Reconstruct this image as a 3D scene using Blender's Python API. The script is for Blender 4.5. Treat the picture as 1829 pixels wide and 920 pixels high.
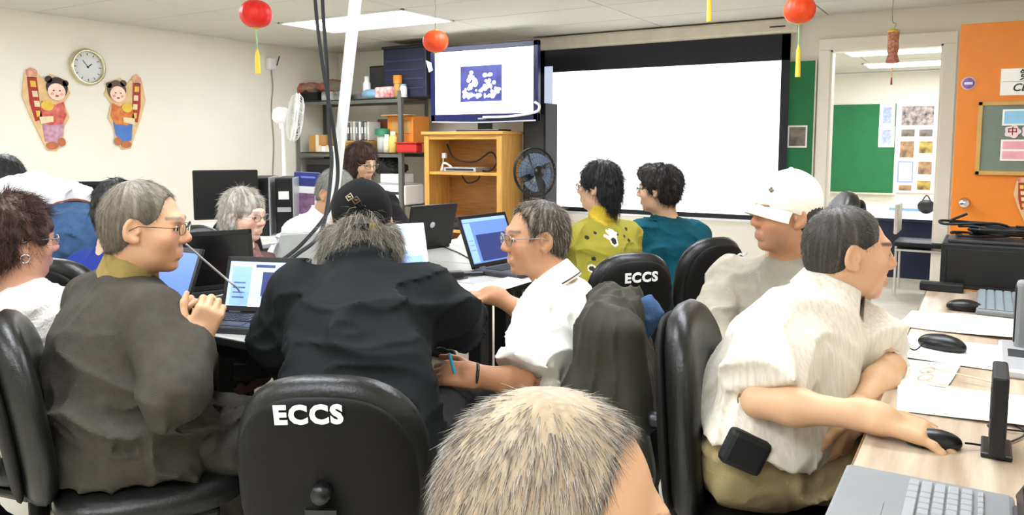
import bpy, bmesh, math, random
import numpy as np
from mathutils import Vector, Matrix, Quaternion
random.seed(7); RNG = np.random.default_rng(7)
SC = bpy.context.scene
for o in list(bpy.data.objects): bpy.data.objects.remove(o)
COL = SC.collection

# ---------------------------------------------------------------- camera
# Room axes: x along the projection-screen wall, y towards it, z up. Camera 1.31 m above the floor.
FPX, PPX, PPY, CAMH = 1400.0, 914.5, 391.0, 1.31
YAW = math.radians(31.2); PITCH = math.atan((PPY-256)/FPX)
CF = Vector((-math.sin(YAW)*math.cos(PITCH), math.cos(YAW)*math.cos(PITCH), -math.sin(PITCH)))
CR = Vector((math.cos(YAW), math.sin(YAW), 0)); CU = CR.cross(CF)
CFH = Vector((-math.sin(YAW), math.cos(YAW), 0)); CC = Vector((0, 0, CAMH)); UP = Vector((0, 0, 1))
cam = bpy.data.cameras.new('camera'); cam.sensor_width = 36.0; cam.lens = 36.0*FPX/1829
cam.shift_y = -(460-PPY)/1829; cam.clip_start = 0.05; cam.clip_end = 100
co = bpy.data.objects.new('camera', cam); COL.objects.link(co)
co.matrix_world = Matrix(((CR.x, CU.x, -CF.x, 0), (CR.y, CU.y, -CF.y, 0), (CR.z, CU.z, -CF.z, CAMH), (0, 0, 0, 1)))
SC.camera = co
# ---------------------------------------------------------------- world, lamps, exposure
wd = bpy.data.worlds.new('world'); SC.world = wd; wd.use_nodes = True
wd.node_tree.nodes['Background'].inputs[0].default_value = (0.97, 0.98, 1.0, 1)
wd.node_tree.nodes['Background'].inputs[1].default_value = 0.45
SC.view_settings.view_transform = 'Standard'; SC.view_settings.look = 'None'
SC.view_settings.exposure = 0.95; SC.view_settings.gamma = 1.0; SC.view_settings.use_curve_mapping = False
LAMP_STRENGTH = 9.0          # ceiling troffers (built with the ceiling)
TROFFERS = [(-5.02, 5.65), (-5.02, 2.6), (-5.02, -.4), (-2.2, 2.6), (-2.2, -.4), (-.3, 5.65), (-2.2,5.65),(.2, 1.2)]
TROFFERS = [(-5.02, 5.65), (-5.02, 2.6), (-5.02, -.6), (-1.9, 4.1), (-1.9, 1.2), (-1.9, -1.4), (.0, 2.6), (.0, -.6)]

# ---------------------------------------------------------------- points from measured directions and distances
def ray(x, y): return CF + CR*((x-PPX)/FPX) + CU*((PPY-y)/FPX)
def W(x, y, d): return CC + ray(x, y)*d
def atz(x, y, z):
    r = ray(x, y); return CC + r*((z-CAMH)/r.z)
def aty(x, y, Y):
    r = ray(x, y); return CC + r*(Y/r.y)
def atx(x, y, X):
    r = ray(x, y); return CC + r*(X/r.x)
def heading(deg, pitch=0):                      # 0 away from the camera, 90 to its right, 180 towards it
    a = math.radians(deg); b = math.radians(pitch)
    return (CFH*math.cos(a) + CR*math.sin(a))*math.cos(b) + UP*math.sin(b)

# ---------------------------------------------------------------- materials
def lin(c):
    return tuple(((v/255)/12.92 if v/255 <= .04045 else ((v/255+.055)/1.055)**2.4) for v in c)
MATS = {}
def mat(name, col, rough=.6, metal=0.0, var=.06, scale=14, bump=0.0, bscale=60, emit=0.0, alpha=1.0, trans=0.0, vcol=False, stretch=None, col2=None, coat=0.0, spec=.5, ior=1.45):
    if name in MATS: return MATS[name]
    m = bpy.data.materials.new(name); m.use_nodes = True; nt = m.node_tree; N = nt.nodes; L = nt.links
    b = N['Principled BSDF']; c = lin(col)
    b.inputs['Roughness'].default_value = rough; b.inputs['Metallic'].default_value = metal
    b.inputs['Coat Weight'].default_value = coat; b.inputs['Specular IOR Level'].default_value = spec; b.inputs['IOR'].default_value = ior
    tc = N.new('ShaderNodeTexCoord'); mp = N.new('ShaderNodeMapping'); L.new(tc.outputs['Object'], mp.inputs[0])
    if stretch: mp.inputs['Scale'].default_value = stretch
    no = N.new('ShaderNodeTexNoise'); no.inputs['Scale'].default_value = scale; no.inputs['Detail'].default_value = 5
    L.new(mp.outputs[0], no.inputs['Vector'])
    rp = N.new('ShaderNodeValToRGB'); rp.color_ramp.elements[0].position = .3; rp.color_ramp.elements[1].position = .7
    c2 = lin(col2) if col2 else tuple(min(1, v*(1+var)) for v in c)
    rp.color_ramp.elements[0].color = (*[v*(1-var) for v in c], 1) if not col2 else (*c, 1)
    rp.color_ramp.elements[1].color = (*c2, 1)
    L.new(no.outputs['Fac'], rp.inputs[0]); out = rp.outputs[0]
    if vcol:
        at = N.new('ShaderNodeAttribute'); at.attribute_name = 'Col'
        mx = N.new('ShaderNodeMix'); mx.data_type = 'RGBA'; mx.blend_type = 'MULTIPLY'; mx.inputs[0].default_value = 1
        L.new(out, mx.inputs[6]); L.new(at.outputs['Color'], mx.inputs[7]); out = mx.outputs[2]
    L.new(out, b.inputs['Base Color'])
    if bump:
        n2 = N.new('ShaderNodeTexNoise'); n2.inputs['Scale'].default_value = bscale; n2.inputs['Detail'].default_value = 6
        L.new(mp.outputs[0], n2.inputs['Vector'])
        bp = N.new('ShaderNodeBump'); bp.inputs['Strength'].default_value = bump; bp.inputs['Distance'].default_value = .01
        L.new(n2.outputs['Fac'], bp.inputs['Height']); L.new(bp.outputs[0], b.inputs['Normal'])
    if emit:
        L.new(out, b.inputs['Emission Color']); b.inputs['Emission Strength'].default_value = emit
    if trans: b.inputs['Transmission Weight'].default_value = trans
    if alpha < 1: b.inputs['Alpha'].default_value = alpha
    MATS[name] = m; return m

# ---------------------------------------------------------------- mesh building
class MB:
    """Collects verts and faces for one mesh."""
    def __init__(s): s.v = []; s.f = []; s.sm = []
    def _add(s, vs, fs, smooth=False):
        o = len(s.v); s.v += [tuple(x) for x in vs]; s.f += [tuple(i+o for i in f) for f in fs]; s.sm += [smooth]*len(fs)
        return s
    def box(s, c, size, bev=0.0, M=None, segs=2):
        bm = bmesh.new(); bmesh.ops.create_cube(bm, size=1)
        bmesh.ops.scale(bm, vec=size, verts=bm.verts)
        if bev: bmesh.ops.bevel(bm, geom=list(bm.edges), offset=min(bev, min(size)*.49), segments=segs, profile=.5, affect='EDGES')
        T = Matrix.Translation(c) @ (M.to_4x4() if M else Matrix())
        if M and len(M) == 4: T = M @ Matrix.Translation(c)
        bm.verts.index_update()
        s._add([T @ v.co for v in bm.verts], [[v.index for v in f.verts] for f in bm.faces]); bm.free(); return s
    def tube(s, pts, r, n=8, caps=True, closed=False):
        pts = [Vector(p) for p in pts]; K = len(pts); rr = r if hasattr(r, '__len__') else [r]*K
        rings = []; prev = None
        for i, p in enumerate(pts):
            if closed: t = (pts[(i+1) % K]-pts[i-1])
            else: t = pts[min(i+1, K-1)]-pts[max(i-1, 0)]
            t = t.normalized() if t.length > 1e-9 else Vector((0, 0, 1))
            if prev is None:
                a = t.orthogonal().normalized()
            else:
                a = prev - t*prev.dot(t); a = a.normalized() if a.length > 1e-6 else t.orthogonal().normalized()
            prev = a; b = t.cross(a)
            rings.append([p+(a*math.cos(2*math.pi*k/n)+b*math.sin(2*math.pi*k/n))*rr[i] for k in range(n)])
        vs = [v for rg in rings for v in rg]; fs = []
        for i in range(K if closed else K-1):
            j = (i+1) % K
            for k in range(n): fs.append((i*n+k, i*n+(k+1) % n, j*n+(k+1) % n, j*n+k))
        s._add(vs, fs, True)
        if caps and not closed:
            s._add(rings[0], [tuple(range(n))[::-1]]); s._add(rings[-1], [tuple(range(n))])
        return s
    def lathe(s, prof, n=24, T=None, caps=True):
        T = T or Matrix(); vs = []; fs = []; K = len(prof)
        for (r, z) in prof:
            for k in range(n): vs.append(T @ Vector((r*math.cos(2*math.pi*k/n), r*math.sin(2*math.pi*k/n), z)))
        for i in range(K-1):
            for k in range(n): fs.append((i*n+k, i*n+(k+1) % n, (i+1)*n+(k+1) % n, (i+1)*n+k))
        s._add(vs, fs, True)
        if caps:
            if prof[0][0] > 1e-5: s._add(vs[:n], [tuple(range(n))[::-1]])
            if prof[-1][0] > 1e-5: s._add(vs[-n:], [tuple(range(n))])
        return s
    def prism(s, pts, t, T=None):                 # outline in local xy, extruded 0..t along z
        T = T or Matrix(); n = len(pts)
        vs = [T @ Vector((x, y, 0)) for x, y in pts]+[T @ Vector((x, y, t)) for x, y in pts]
        fs = [tuple(range(n))[::-1], tuple(range(n, 2*n))]+[(i, (i+1) % n, n+(i+1) % n, n+i) for i in range(n)]
        return s._add(vs, fs)
    def sphere(s, c, r, n=16, M=None):
        rx, ry, rz = r if hasattr(r, '__len__') else (r, r, r); vs = []; fs = []; m = max(6, n//2)
        for i in range(m+1):
            th = math.pi*i/m
            for k in range(n):
                ph = 2*math.pi*k/n; q = Vector((rx*math.sin(th)*math.cos(ph), ry*math.sin(th)*math.sin(ph), -rz*math.cos(th)))
                vs.append(Vector(c)+(M @ q if M else q))
        for i in range(m):
            for k in range(n): fs.append((i*n+k, i*n+(k+1) % n, (i+1)*n+(k+1) % n, (i+1)*n+k))
        return s._add(vs, fs, True)
    def grid(s, rows, smooth=True, closed=False):  # rows of points
        n = len(rows[0]); vs = [p for r in rows for p in r]; fs = []
        for i in range(len(rows)-1):
            for k in range(n if closed else n-1): fs.append((i*n+k, i*n+(k+1) % n, (i+1)*n+(k+1) % n, (i+1)*n+k))
        return s._add(vs, fs, smooth)
    def xf(s, M): s.v = [tuple(M @ Vector(p)) for p in s.v]; return s
    def mesh(s, name, m):
        me = bpy.data.meshes.new(name); me.from_pydata(s.v, [], s.f); me.polygons.foreach_set('use_smooth', s.sm)
        me.materials.append(m); me.validate(); me.update(); return me
    def build(s, name, m, parent=None, **kw):
        return link(name, s.mesh(name, m), parent, **kw)
def link(name, me, parent=None, **kw):
    o = bpy.data.objects.new(name, me); COL.objects.link(o)
    if parent: o.parent = parent
    tag(o, **kw); return o
def tag(o, label=None, cat=None, group=None, kind=None):
    if label: o['label'] = label
    if cat: o['category'] = cat
    if group: o['group'] = group
    if kind: o['kind'] = kind
    return o
def thing(name, label, cat, loc=(0, 0, 0), rz=0.0, group=None, M=None):
    o = bpy.data.objects.new(name, None); COL.objects.link(o); o.empty_display_size = .05
    if M is not None: o.matrix_world = M
    else: o.location = loc; o.rotation_euler = (0, 0, rz)
    return tag(o, label, cat, group)
def copy_tree(o, parent=None):
    c = o.copy(); COL.objects.link(c)
    if parent is not None: c.parent = parent
    for ch in list(o.children): copy_tree(ch, c)
    return c
def text_mesh(name, body, size, m, thick=.001, bold=0.0, shear=0.0, space=1.0):
    cu = bpy.data.curves.new(name, 'FONT'); cu.body = body; cu.size = size; cu.extrude = thick; cu.offset = bold; cu.shear = shear; cu.space_character = space
    cu.align_x = 'CENTER'; cu.align_y = 'CENTER'; cu.resolution_u = 3
    o = bpy.data.objects.new(name, cu); COL.objects.link(o)
    me = bpy.data.meshes.new_from_object(o.evaluated_get(bpy.context.evaluated_depsgraph_get()))
    bpy.data.objects.remove(o); bpy.data.curves.remove(cu); me.materials.clear(); me.materials.append(m); me.name = name
    return me
def frame(o, x, y, z): # matrix from origin and three axes
    return Matrix(((x[0], y[0], z[0], o[0]), (x[1], y[1], z[1], o[1]), (x[2], y[2], z[2], o[2]), (0, 0, 0, 1)))
def rrect(w, h, r, n=5):
    pts = []
    for cx, cy, a0 in ((w/2-r, h/2-r, 0), (-w/2+r, h/2-r, 90), (-w/2+r, -h/2+r, 180), (w/2-r, -h/2+r, 270)):
        for i in range(n+1):
            a = math.radians(a0+90*i/n); pts.append((cx+r*math.cos(a), cy+r*math.sin(a)))
    return pts
def bez(pts, n=40):                               # Catmull-Rom through pts
    P = [Vector(p) for p in pts]; P = [P[0]*2-P[1]]+P+[P[-1]*2-P[-2]]; out = []; S = len(P)-3
    for i in range(n+1):
        u = i/n*S; k = min(int(u), S-1); t = u-k; a, b, c, d = P[k:k+4]
        out.append(.5*((2*b)+(c-a)*t+(2*a-5*b+4*c-d)*t*t+(3*b-a-3*c+d)*t**3))
    return out

# ---------------------------------------------------------------- palette
WALL = mat('wall_paint', (238, 234, 220), .85, var=.015, scale=3, bump=.04, bscale=120)
CEIL = mat('ceiling_tile', (206, 204, 194), .9, var=.03, scale=40, bump=.15, bscale=180)
GRIDM = mat('ceiling_grid', (180, 176, 164), .6, var=.02)
FLOOR = mat('vinyl_floor', (222, 216, 200), .35, var=.06, scale=9)
WHITE = mat('white_paint', (244, 240, 226), .5, var=.01)
LAMP = mat('lamp_diffuser', (243, 248, 255), .5, var=0, emit=LAMP_STRENGTH)
BLACKP = mat('black_plastic', (15, 15, 16), .35, var=.1)
BLACKM = mat('black_matte', (14, 14, 15), .6, var=.1)
DKGREY = mat('dark_grey_plastic', (48, 48, 50), .45, var=.08)
GREYP = mat('grey_plastic', (128, 130, 132), .42, var=.05)
SILVER = mat('silver_plastic', (190, 192, 195), .32, metal=.3, var=.03)
CHROME = mat('chrome', (220, 220, 222), .15, metal=1, var=.02)
WHITEP = mat('white_plastic', (242, 242, 240), .35, var=.01)
PAPER = mat('paper', (250, 249, 244), .85, var=.01)
LEATHER = mat('black_leather', (22, 22, 21), .34, var=.15, scale=30, bump=.12, bscale=140)
SHELL = mat('chair_shell', (22, 21, 19), .6, var=.06, scale=20, bump=.05, bscale=300, spec=.18)
def wood(name, c1, c2, rough=.4, scale=4, stretch=(1, 12, 12)):
    return mat(name, c1, rough, var=0, scale=scale, stretch=stretch, col2=c2, bump=.02, bscale=12)
PINE = wood('pine_wood', (196, 142, 66), (222, 172, 92), .4)
PINEV = wood('pine_wood_upright', (196, 142, 66), (222, 172, 92), .4, 4, (10, 10, .9))
DESKW = wood('desk_laminate', (152, 128, 104), (204, 188, 166), .32, 3, (9, .8, 9))
TABLET = mat('grey_laminate', (168, 166, 160), .35, var=.04, scale=60)
METALG = mat('shelf_metal', (112, 112, 108), .45, metal=.4, var=.05)
# ================================================================ the setting
LW, BW, RW, CH, NY, FARY = -7.12, 7.5, 0.85, 2.44, -3.2, 14.0
def struct(name, mb, m, parent=None): return mb.build(name, m, parent, kind=None if parent else 'structure')
struct('floor', MB().box((-3.1, 5.3, -.05), (9.2, 17.6, .1)), FLOOR)
struct('wall_left', MB().box((LW-.06, 2.15, CH/2), (.12, 10.9, CH+.1)), WALL)
DX0, DX1, DH = -1.235, -.36, 2.13           # doorway to the next room
wb = MB().box(((LW+DX0)/2, BW+.06, CH/2), (DX0-LW, .12, CH)).box(((DX1+RW)/2, BW+.06, CH/2), (RW-DX1, .12, CH)).box(((DX0+DX1)/2, BW+.06, (CH+DH)/2), (DX1-DX0, .12, CH-DH))
struct('wall_back', wb, WALL)
EY0, EY1 = 5.56, 6.5                         # entrance in the right wall
struct('wall_right', MB().box((RW+.06, (NY+EY0)/2, CH/2), (.12, EY0-NY, CH)).box((RW+.06, (EY1+BW)/2, CH/2), (.12, BW-EY1, CH)).box((RW+.06, (EY0+EY1)/2, (2.08+CH)/2), (.12, EY1-EY0, CH-2.08)), WALL)
struct('wall_rear', MB().box(((LW+RW)/2, NY-.06, CH/2), (RW-LW, .12, CH)), WALL)
# door casing of the opening into the next room
tr = MB()
for x in (DX0, DX1): tr.box((x+(-.05 if x == DX0 else .05), BW-.012, DH/2), (.10, .03, DH), .004)
tr.box(((DX0+DX1)/2, BW-.012, DH+.05), (DX1-DX0+.2, .03, .10), .006)
for x in (DX0, DX1): tr.box((x+(.008 if x == DX0 else -.008), BW+.06, DH/2), (.016, .14, DH))
tr.box(((DX0+DX1)/2, BW+.06, DH-.008), (DX1-DX0, .14, .016))
struct('trim_1', tr, WHITE)
struct('baseboard_left', MB().box((LW+.008, 2.15, .05), (.016, 10.7, .1), .004), mat('baseboard_vinyl', (70, 62, 52), .5))
struct('baseboard_back', MB().box(((LW+DX0-.1)/2, BW-.008, .05), (DX0-.1-LW, .016, .1), .004), MATS['baseboard_vinyl'])
# next room
struct('wall_next_room_far', MB().box((-1, FARY+.06, CH/2), (6, .12, CH)), WALL)
struct('wall_next_room_left', MB().box((-4.0, (BW+.121+FARY)/2, CH/2), (.12, FARY-BW-.121, CH)), WALL)
struct('wall_next_room_right', MB().box((2.0, (BW+.121+FARY)/2, CH/2), (.12, FARY-BW-.121, CH)), WALL)
nrc = struct('ceiling_next_room', MB().box((-1, (BW+FARY)/2+.06, CH+.04), (6, FARY-BW, .06)), GRIDM)
tm = MB().box((0, 0, 0), (1.19, .59, .02), .003, segs=1).mesh('ceiling_tile', CEIL)
for i in range(5):
    for j in range(10):
        o = link('ceiling_tile', tm, nrc); o.location = (-3.3+1.2*i, 7.95+.6*j, CH+.005)
# main ceiling: grid backing with a tile for every cell
cl = struct('ceiling', MB().box(((LW+RW)/2, (NY+BW)/2, CH+.035), (RW-LW+.1, BW-NY+.1, .04)), GRIDM)
TW, TD = 1.5, .75
def troffer(x, y, label, w=TW, d=TD):
    t = thing('ceiling_light', label, 'light', (x, y, CH), group='recessed ceiling lights')
    f = MB()
    for sx in (-1, 1): f.box((sx*(w/2-.015), 0, 0), (.03, d, .03), .003)
    for sy in (-1, 1): f.box((0, sy*(d/2-.015), 0), (w, .03, .03), .003)
    f.build('frame', WHITEP, t); MB().box((0, 0, -.002), (w-.06, d-.06, .012)).build('diffuser', LAMP, t)
    return t
cells = set()
tm = MB().box((0, 0, 0), (TW-.012, TD-.012, .022), .003, segs=1).mesh('ceiling_tile', CEIL)
gx = [(-5.02-1.5*1)+TW*i for i in range(6)]; gx = [x for x in gx]; 
snap = []
for (x, y) in TROFFERS: snap.append((-5.02+TW*round((x+5.02)/TW), 5.65+TD*round((y-5.65)/TD)))
TL = ['glowing rectangular ceiling panel behind the white pole'] + ['rectangular ceiling light panel out of view overhead']*(len(snap)-1)
for (x, y), l in zip(snap, TL): troffer(x, y, l)
for i in range(-2, 5):
    for j in range(-12, 4):
        x, y = -5.02+TW*i, 5.65+TD*j
        if any(abs(x-a) < .1 and abs(y-b) < .1 for a, b in snap): continue
        x0, x1 = max(x-TW/2, LW+.01), min(x+TW/2, RW-.01); y0, y1 = max(y-TD/2, NY+.01), min(y+TD/2, BW-.01)
        if x1-x0 < .05 or y1-y0 < .05: continue
        o = link('ceiling_tile', tm, cl); o.location = ((x0+x1)/2, (y0+y1)/2, CH+.008)
        o.scale = ((x1-x0)/TW, (y1-y0)/TD, 1)
for y, l in ((10.75, 'nearer long ceiling light seen through the doorway'), (12.6, 'farther long ceiling light seen through the doorway')):
    troffer(-.75, y, l, 1.7, .8)
troffer(-.75, 8.8, 'ceiling light of next room hidden above the doorway', 1.7, .8)
# ================================================================ figures: smooth implicit surfaces turned into meshes
def A(v): return np.array([v[0], v[1], v[2]], dtype=np.float64)
def vnoise(P, seed=0):
    I = np.floor(P).astype(np.int64); Fr = P-I; Fr = Fr*Fr*(3-2*Fr); out = 0
    def hsh(i, j, k):
        h = (i*374761393+j*668265263+k*2147483647+seed*974634777) & 0x7fffffff
        h = ((h ^ (h >> 13))*1274126177) & 0x7fffffff
        return ((h ^ (h >> 16)) & 0xffff)/65535.0
    for a in (0, 1):
        wa = Fr[..., 0] if a else 1-Fr[..., 0]
        for b in (0, 1):
            wb_ = Fr[..., 1] if b else 1-Fr[..., 1]
            for c in (0, 1):
                wc = Fr[..., 2] if c else 1-Fr[..., 2]
                out = out+wa*wb_*wc*hsh(I[..., 0]+a, I[..., 1]+b, I[..., 2]+c)
    return out*2-1
class Prim:
    def __init__(s, kind, lo, hi, fn, op='u', k=.02, cutn=None): s.kind = kind; s.lo = lo; s.hi = hi; s.fn = fn; s.op = op; s.k = k
def rcone(a, b, ra, rb, op='u', k=.02):
    a = A(a); b = A(b); ab = b-a; L2 = max(ab@ab, 1e-9); r = max(ra, rb)
    def fn(P):
        q = P-a; t = np.clip((q@ab)/L2, 0, 1); return np.linalg.norm(q-t[..., None]*ab, axis=-1)-(ra+(rb-ra)*t)
    return Prim('c', np.minimum(a, b)-r, np.maximum(a, b)+r, fn, op, k)
def ccone(a, b, ra, rb, op='u', k=.01, rnd=.004, flat=None, fl=1.0):
    """flat-ended cone; flat = axis along which the section is squeezed by fl"""
    a = A(a); b = A(b); ab = b-a; L = np.linalg.norm(ab); u = ab/L; r = max(ra, rb)*1.1
    fx = None if flat is None else A(flat)
    def fn(P):
        q = P-a; t = q@u; rad = q-t[..., None]*u
        if fx is not None: rad = rad+(rad@fx)[..., None]*fx*(1/fl-1)
        d1 = np.linalg.norm(rad, axis=-1)-(ra+(rb-ra)*np.clip(t/L, 0, 1)); d2 = np.abs(t-L/2)-L/2
        return np.maximum(d1, d2)+np.sqrt(np.maximum(d1+rnd, 0)**2*0)-0
    return Prim('k', np.minimum(a, b)-r, np.maximum(a, b)+r, fn, op, k)
def econe(a, b, wa, da, wb_, db, lat, op='u', k=.03):
    """tapered capsule with elliptical section: half width along lat, half depth across"""
    a = A(a); b = A(b); ab = b-a; L2 = max(ab@ab, 1e-9); u = ab/math.sqrt(L2); l = A(lat); l = l-u*(l@u); l /= np.linalg.norm(l); n = np.cross(u, l)
    r = max(wa, da, wb_, db)
    def fn(P):
        q = P-a; t = np.clip((q@ab)/L2, 0, 1); q = q-t[..., None]*ab; w = wa+(wb_-wa)*t; d = da+(db-da)*t; m = np.minimum(w, d)
        return (np.sqrt(((q@l)/w)**2+((q@n)/d)**2+((q@u)/m)**2+1e-12)-1)*m
    return Prim('e', np.minimum(a, b)-r, np.maximum(a, b)+r, fn, op, k)
def ell(c, r, M=None, op='u', k=.02):
    c = A(c); r = np.array(r, float); Rm = np.eye(3) if M is None else np.array(M.to_3x3()); R_ = np.max(r)
    def fn(P):
        q = (P-c)@Rm; k0 = np.linalg.norm(q/r, axis=-1); k1 = np.linalg.norm(q/(r*r), axis=-1)+1e-9; return k0*(k0-1)/k1
    return Prim('l', c-R_, c+R_, fn, op, k)
def rbox(c, h, M=None, rnd=.01, op='u', k=.01):
    c = A(c); h = np.array(h, float); Rm = np.eye(3) if M is None else np.array(M.to_3x3()); R_ = np.linalg.norm(h)
    def fn(P):
        q = np.abs((P-c)@Rm)-(h-rnd); return np.linalg.norm(np.maximum(q, 0), axis=-1)+np.minimum(q.max(axis=-1), 0)-rnd
    return Prim('b', c-R_, c+R_, fn, op, k)
def half(p, n, k=.004):                            # keep the side the normal points away from
    p = A(p); n = A(n); n = n/np.linalg.norm(n)
    return Prim('h', np.full(3, -1e3), np.full(3, 1e3), lambda P: (P-p)@n, 'i', k)
def smin(a, b, k):
    h = np.maximum(k-np.abs(a-b), 0)/k; return np.minimum(a, b)-h*h*k*.25
def smax(a, b, k):
    h = np.maximum(k-np.abs(a-b), 0)/k; return np.maximum(a, b)+h*h*k*.25
def field(prims, lo, hi, h, disp=None):
    n = np.maximum(np.ceil((hi-lo)/h).astype(int)+1, 3); F = np.full(n, 9.0); ax = [lo[i]+h*np.arange(n[i]) for i in range(3)]
    for p in prims:
        mg = p.k+3*h
        s = [slice(max(0, int((p.lo[i]-mg-lo[i])/h)), min(n[i], int((p.hi[i]+mg-lo[i])/h)+2)) for i in range(3)]
        if any(s[i].stop <= s[i].start for i in range(3)): continue
        G = np.stack(np.meshgrid(*[ax[i][s[i]] for i in range(3)], indexing='ij'), -1); d = p.fn(G); s = tuple(s)
        if p.op == 'u': F[s] = smin(F[s], d, p.k)
        elif p.op == 's': F[s] = smax(F[s], -d, p.k)
        else: F[s] = smax(F[s], d, p.k)
    if disp is not None:
        idx = np.nonzero(np.abs(F) < .05); P = np.stack([ax[i][idx[i]] for i in range(3)], -1); F[idx] += disp(P)
    return F
CORN = np.array([(i, j, k) for i in (0, 1) for j in (0, 1) for k in (0, 1)])
EDG = [(0, 1), (2, 3), (4, 5), (6, 7), (0, 2), (1, 3), (4, 6), (5, 7), (0, 4), (1, 5), (2, 6), (3, 7)]
def nets(F, lo, h):
    S = F < 0; n = np.array(F.shape); cs = n-1
    acc = np.zeros(cs, np.int8)
    for c in CORN: acc += S[c[0]:c[0]+cs[0], c[1]:c[1]+cs[1], c[2]:c[2]+cs[2]]
    act = (acc > 0) & (acc < 8); I = np.argwhere(act)
    if len(I) == 0: return np.zeros((0, 3)), np.zeros((0, 4), int)
    V8 = np.stack([F[I[:, 0]+c[0], I[:, 1]+c[1], I[:, 2]+c[2]] for c in CORN], 1); sm = np.zeros((len(I), 3)); ct = np.zeros(len(I))
    for a, b in EDG:
        x = (V8[:, a] < 0) != (V8[:, b] < 0); va, vb = V8[x, a], V8[x, b]; t = va/(va-vb)
        sm[x] += CORN[a]+t[:, None]*(CORN[b]-CORN[a]); ct[x] += 1
    verts = lo+h*(I+sm/ct[:, None]); idm = np.full(cs, -1, np.int64); idm[act] = np.arange(len(I)); quads = []
    for axn in range(3):
        u, v = [(1, 2), (2, 0), (0, 1)][axn]
        sl = [slice(None)]*3; sl2 = [slice(None)]*3; sl[axn] = slice(0, n[axn]-1); sl2[axn] = slice(1, n[axn])
        for q in (sl, sl2): q[u] = slice(1, n[u]-1); q[v] = slice(1, n[v]-1)
        s0 = S[tuple(sl)]; s1 = S[tuple(sl2)]; E = np.argwhere(s0 != s1)
        if len(E) == 0: continue
        sg = s0[E[:, 0], E[:, 1], E[:, 2]]; E = E.copy(); E[:, u] += 1; E[:, v] += 1
        def cid(du, dv):
            q = E.copy(); q[:, u] += du; q[:, v] += dv; return idm[q[:, 0], q[:, 1], q[:, 2]]
        a, b, c, d = cid(-1, -1), cid(0, -1), cid(0, 0), cid(-1, 0)
        Q = np.where(sg[:, None], np.stack([a, b, c, d], 1), np.stack([d, c, b, a], 1)); quads.append(Q)
    return verts, np.concatenate(quads)
def bounds(prims, pad=.03):
    u = [p for p in prims if p.op == 'u']; return np.min([p.lo for p in u], 0)-pad, np.max([p.hi for p in u], 0)+pad
def surf(prims, h, lo=None, hi=None, disp=None):
    if lo is None: lo, hi = bounds(prims)
    return nets(field(prims, lo, hi, h, disp), lo, h)
def qmesh(name, V, Q, m, cols=None):
    me = bpy.data.meshes.new(name); nv, nq = len(V), len(Q)
    me.vertices.add(nv); me.vertices.foreach_set('co', V.astype(np.float32).ravel())
    k = Q.shape[1]; me.loops.add(nq*k); me.polygons.add(nq)
    me.loops.foreach_set('vertex_index', Q.astype(np.int32).ravel()); me.polygons.foreach_set('loop_start', np.arange(0, nq*k, k, dtype=np.int32))
    me.polygons.foreach_set('use_smooth', np.ones(nq, bool)); me.update(calc_edges=True); me.validate()
    if cols is not None:
        at = me.color_attributes.new('Col', 'FLOAT_COLOR', 'POINT'); c = np.ones((nv, 4), np.float32); c[:, :3] = cols; at.data.foreach_set('color', c.ravel())
    me.materials.append(m); return me
def compact(V, Q, keep):
    Q = Q[keep]; used = np.unique(Q); mp = np.full(len(V), -1); mp[used] = np.arange(len(used)); return V[used], mp[Q]
def smooth_v(V, Q, it=1, lam=.5):
    for _ in range(it):
        s = np.zeros_like(V); c = np.zeros(len(V))
        for a in range(4):
            for b in ((a+1) % 4, (a-1) % 4): np.add.at(s, Q[:, a], V[Q[:, b]]); np.add.at(c, Q[:, a], 1)
        V = V+lam*(s/np.maximum(c, 1)[:, None]-V)
    return V
def sclin(c): return np.array(lin(c))

SKIN = mat('skin', (255, 255, 255), .5, var=.04, scale=40, vcol=True, bump=.05, bscale=160)
def cloth_mat(name, c, rough=.85, var=.08, bump=.25, bscale=220, vcol=False, scale=30): return mat(name, c, rough, var=var, scale=scale, bump=bump, bscale=bscale, vcol=vcol, spec=.15)
HAIRM = mat('hair', (255, 255, 255), .5, var=.12, scale=60, vcol=True, spec=.4)
def eyemesh(sk):
    pass
EYEW = mat('eye_white', (232, 226, 216), .2, var=.02); EYED = mat('eye_iris', (34, 22, 16), .15, var=.1)
LENS = mat('spectacle_lens', (250, 252, 252), .03, var=0, trans=1.0, ior=1.02, spec=.8)

class HeadFrame:
    def __init__(s, c, fwd, roll=0.0, scale=1.0):
        s.c = Vector(c); f = Vector(fwd).normalized(); r = f.cross(UP).normalized(); u = r.cross(f)
        q = Quaternion(f, math.radians(roll)); s.r = q @ r; s.f = f; s.u = q @ u; s.s = scale
        s.M = Matrix(((s.r.x, s.f.x, s.u.x), (s.r.y, s.f.y, s.u.y), (s.r.z, s.f.z, s.u.z)))
    def p(s, x, y, z): return s.c+(s.r*x+s.f*y+s.u*z)*s.s
    def M4(s): return Matrix.Translation(s.c) @ s.M.to_4x4() @ Matrix.Scale(s.s, 4)
    def loc(s, V): return (V-A(s.c))@np.array(s.M)/s.s
    def E(s, c, r, op='u', k=.02, rx=0.0, rz=0.0, ry=0.0):
        M = s.M @ (Matrix.Rotation(rz, 3, 'Z') @ Matrix.Rotation(ry, 3, 'Y') @ Matrix.Rotation(rx, 3, 'X')); return ell(s.p(*c), [v*s.s for v in r], M, op, k*s.s)
    def C(s, a, b, ra, rb, op='u', k=.015): return rcone(s.p(*a), s.p(*b), ra*s.s, rb*s.s, op, k*s.s)
    def H(s, p, n, k=.006): return half(s.p(*p), s.r*n[0]+s.f*n[1]+s.u*n[2], k)

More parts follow.
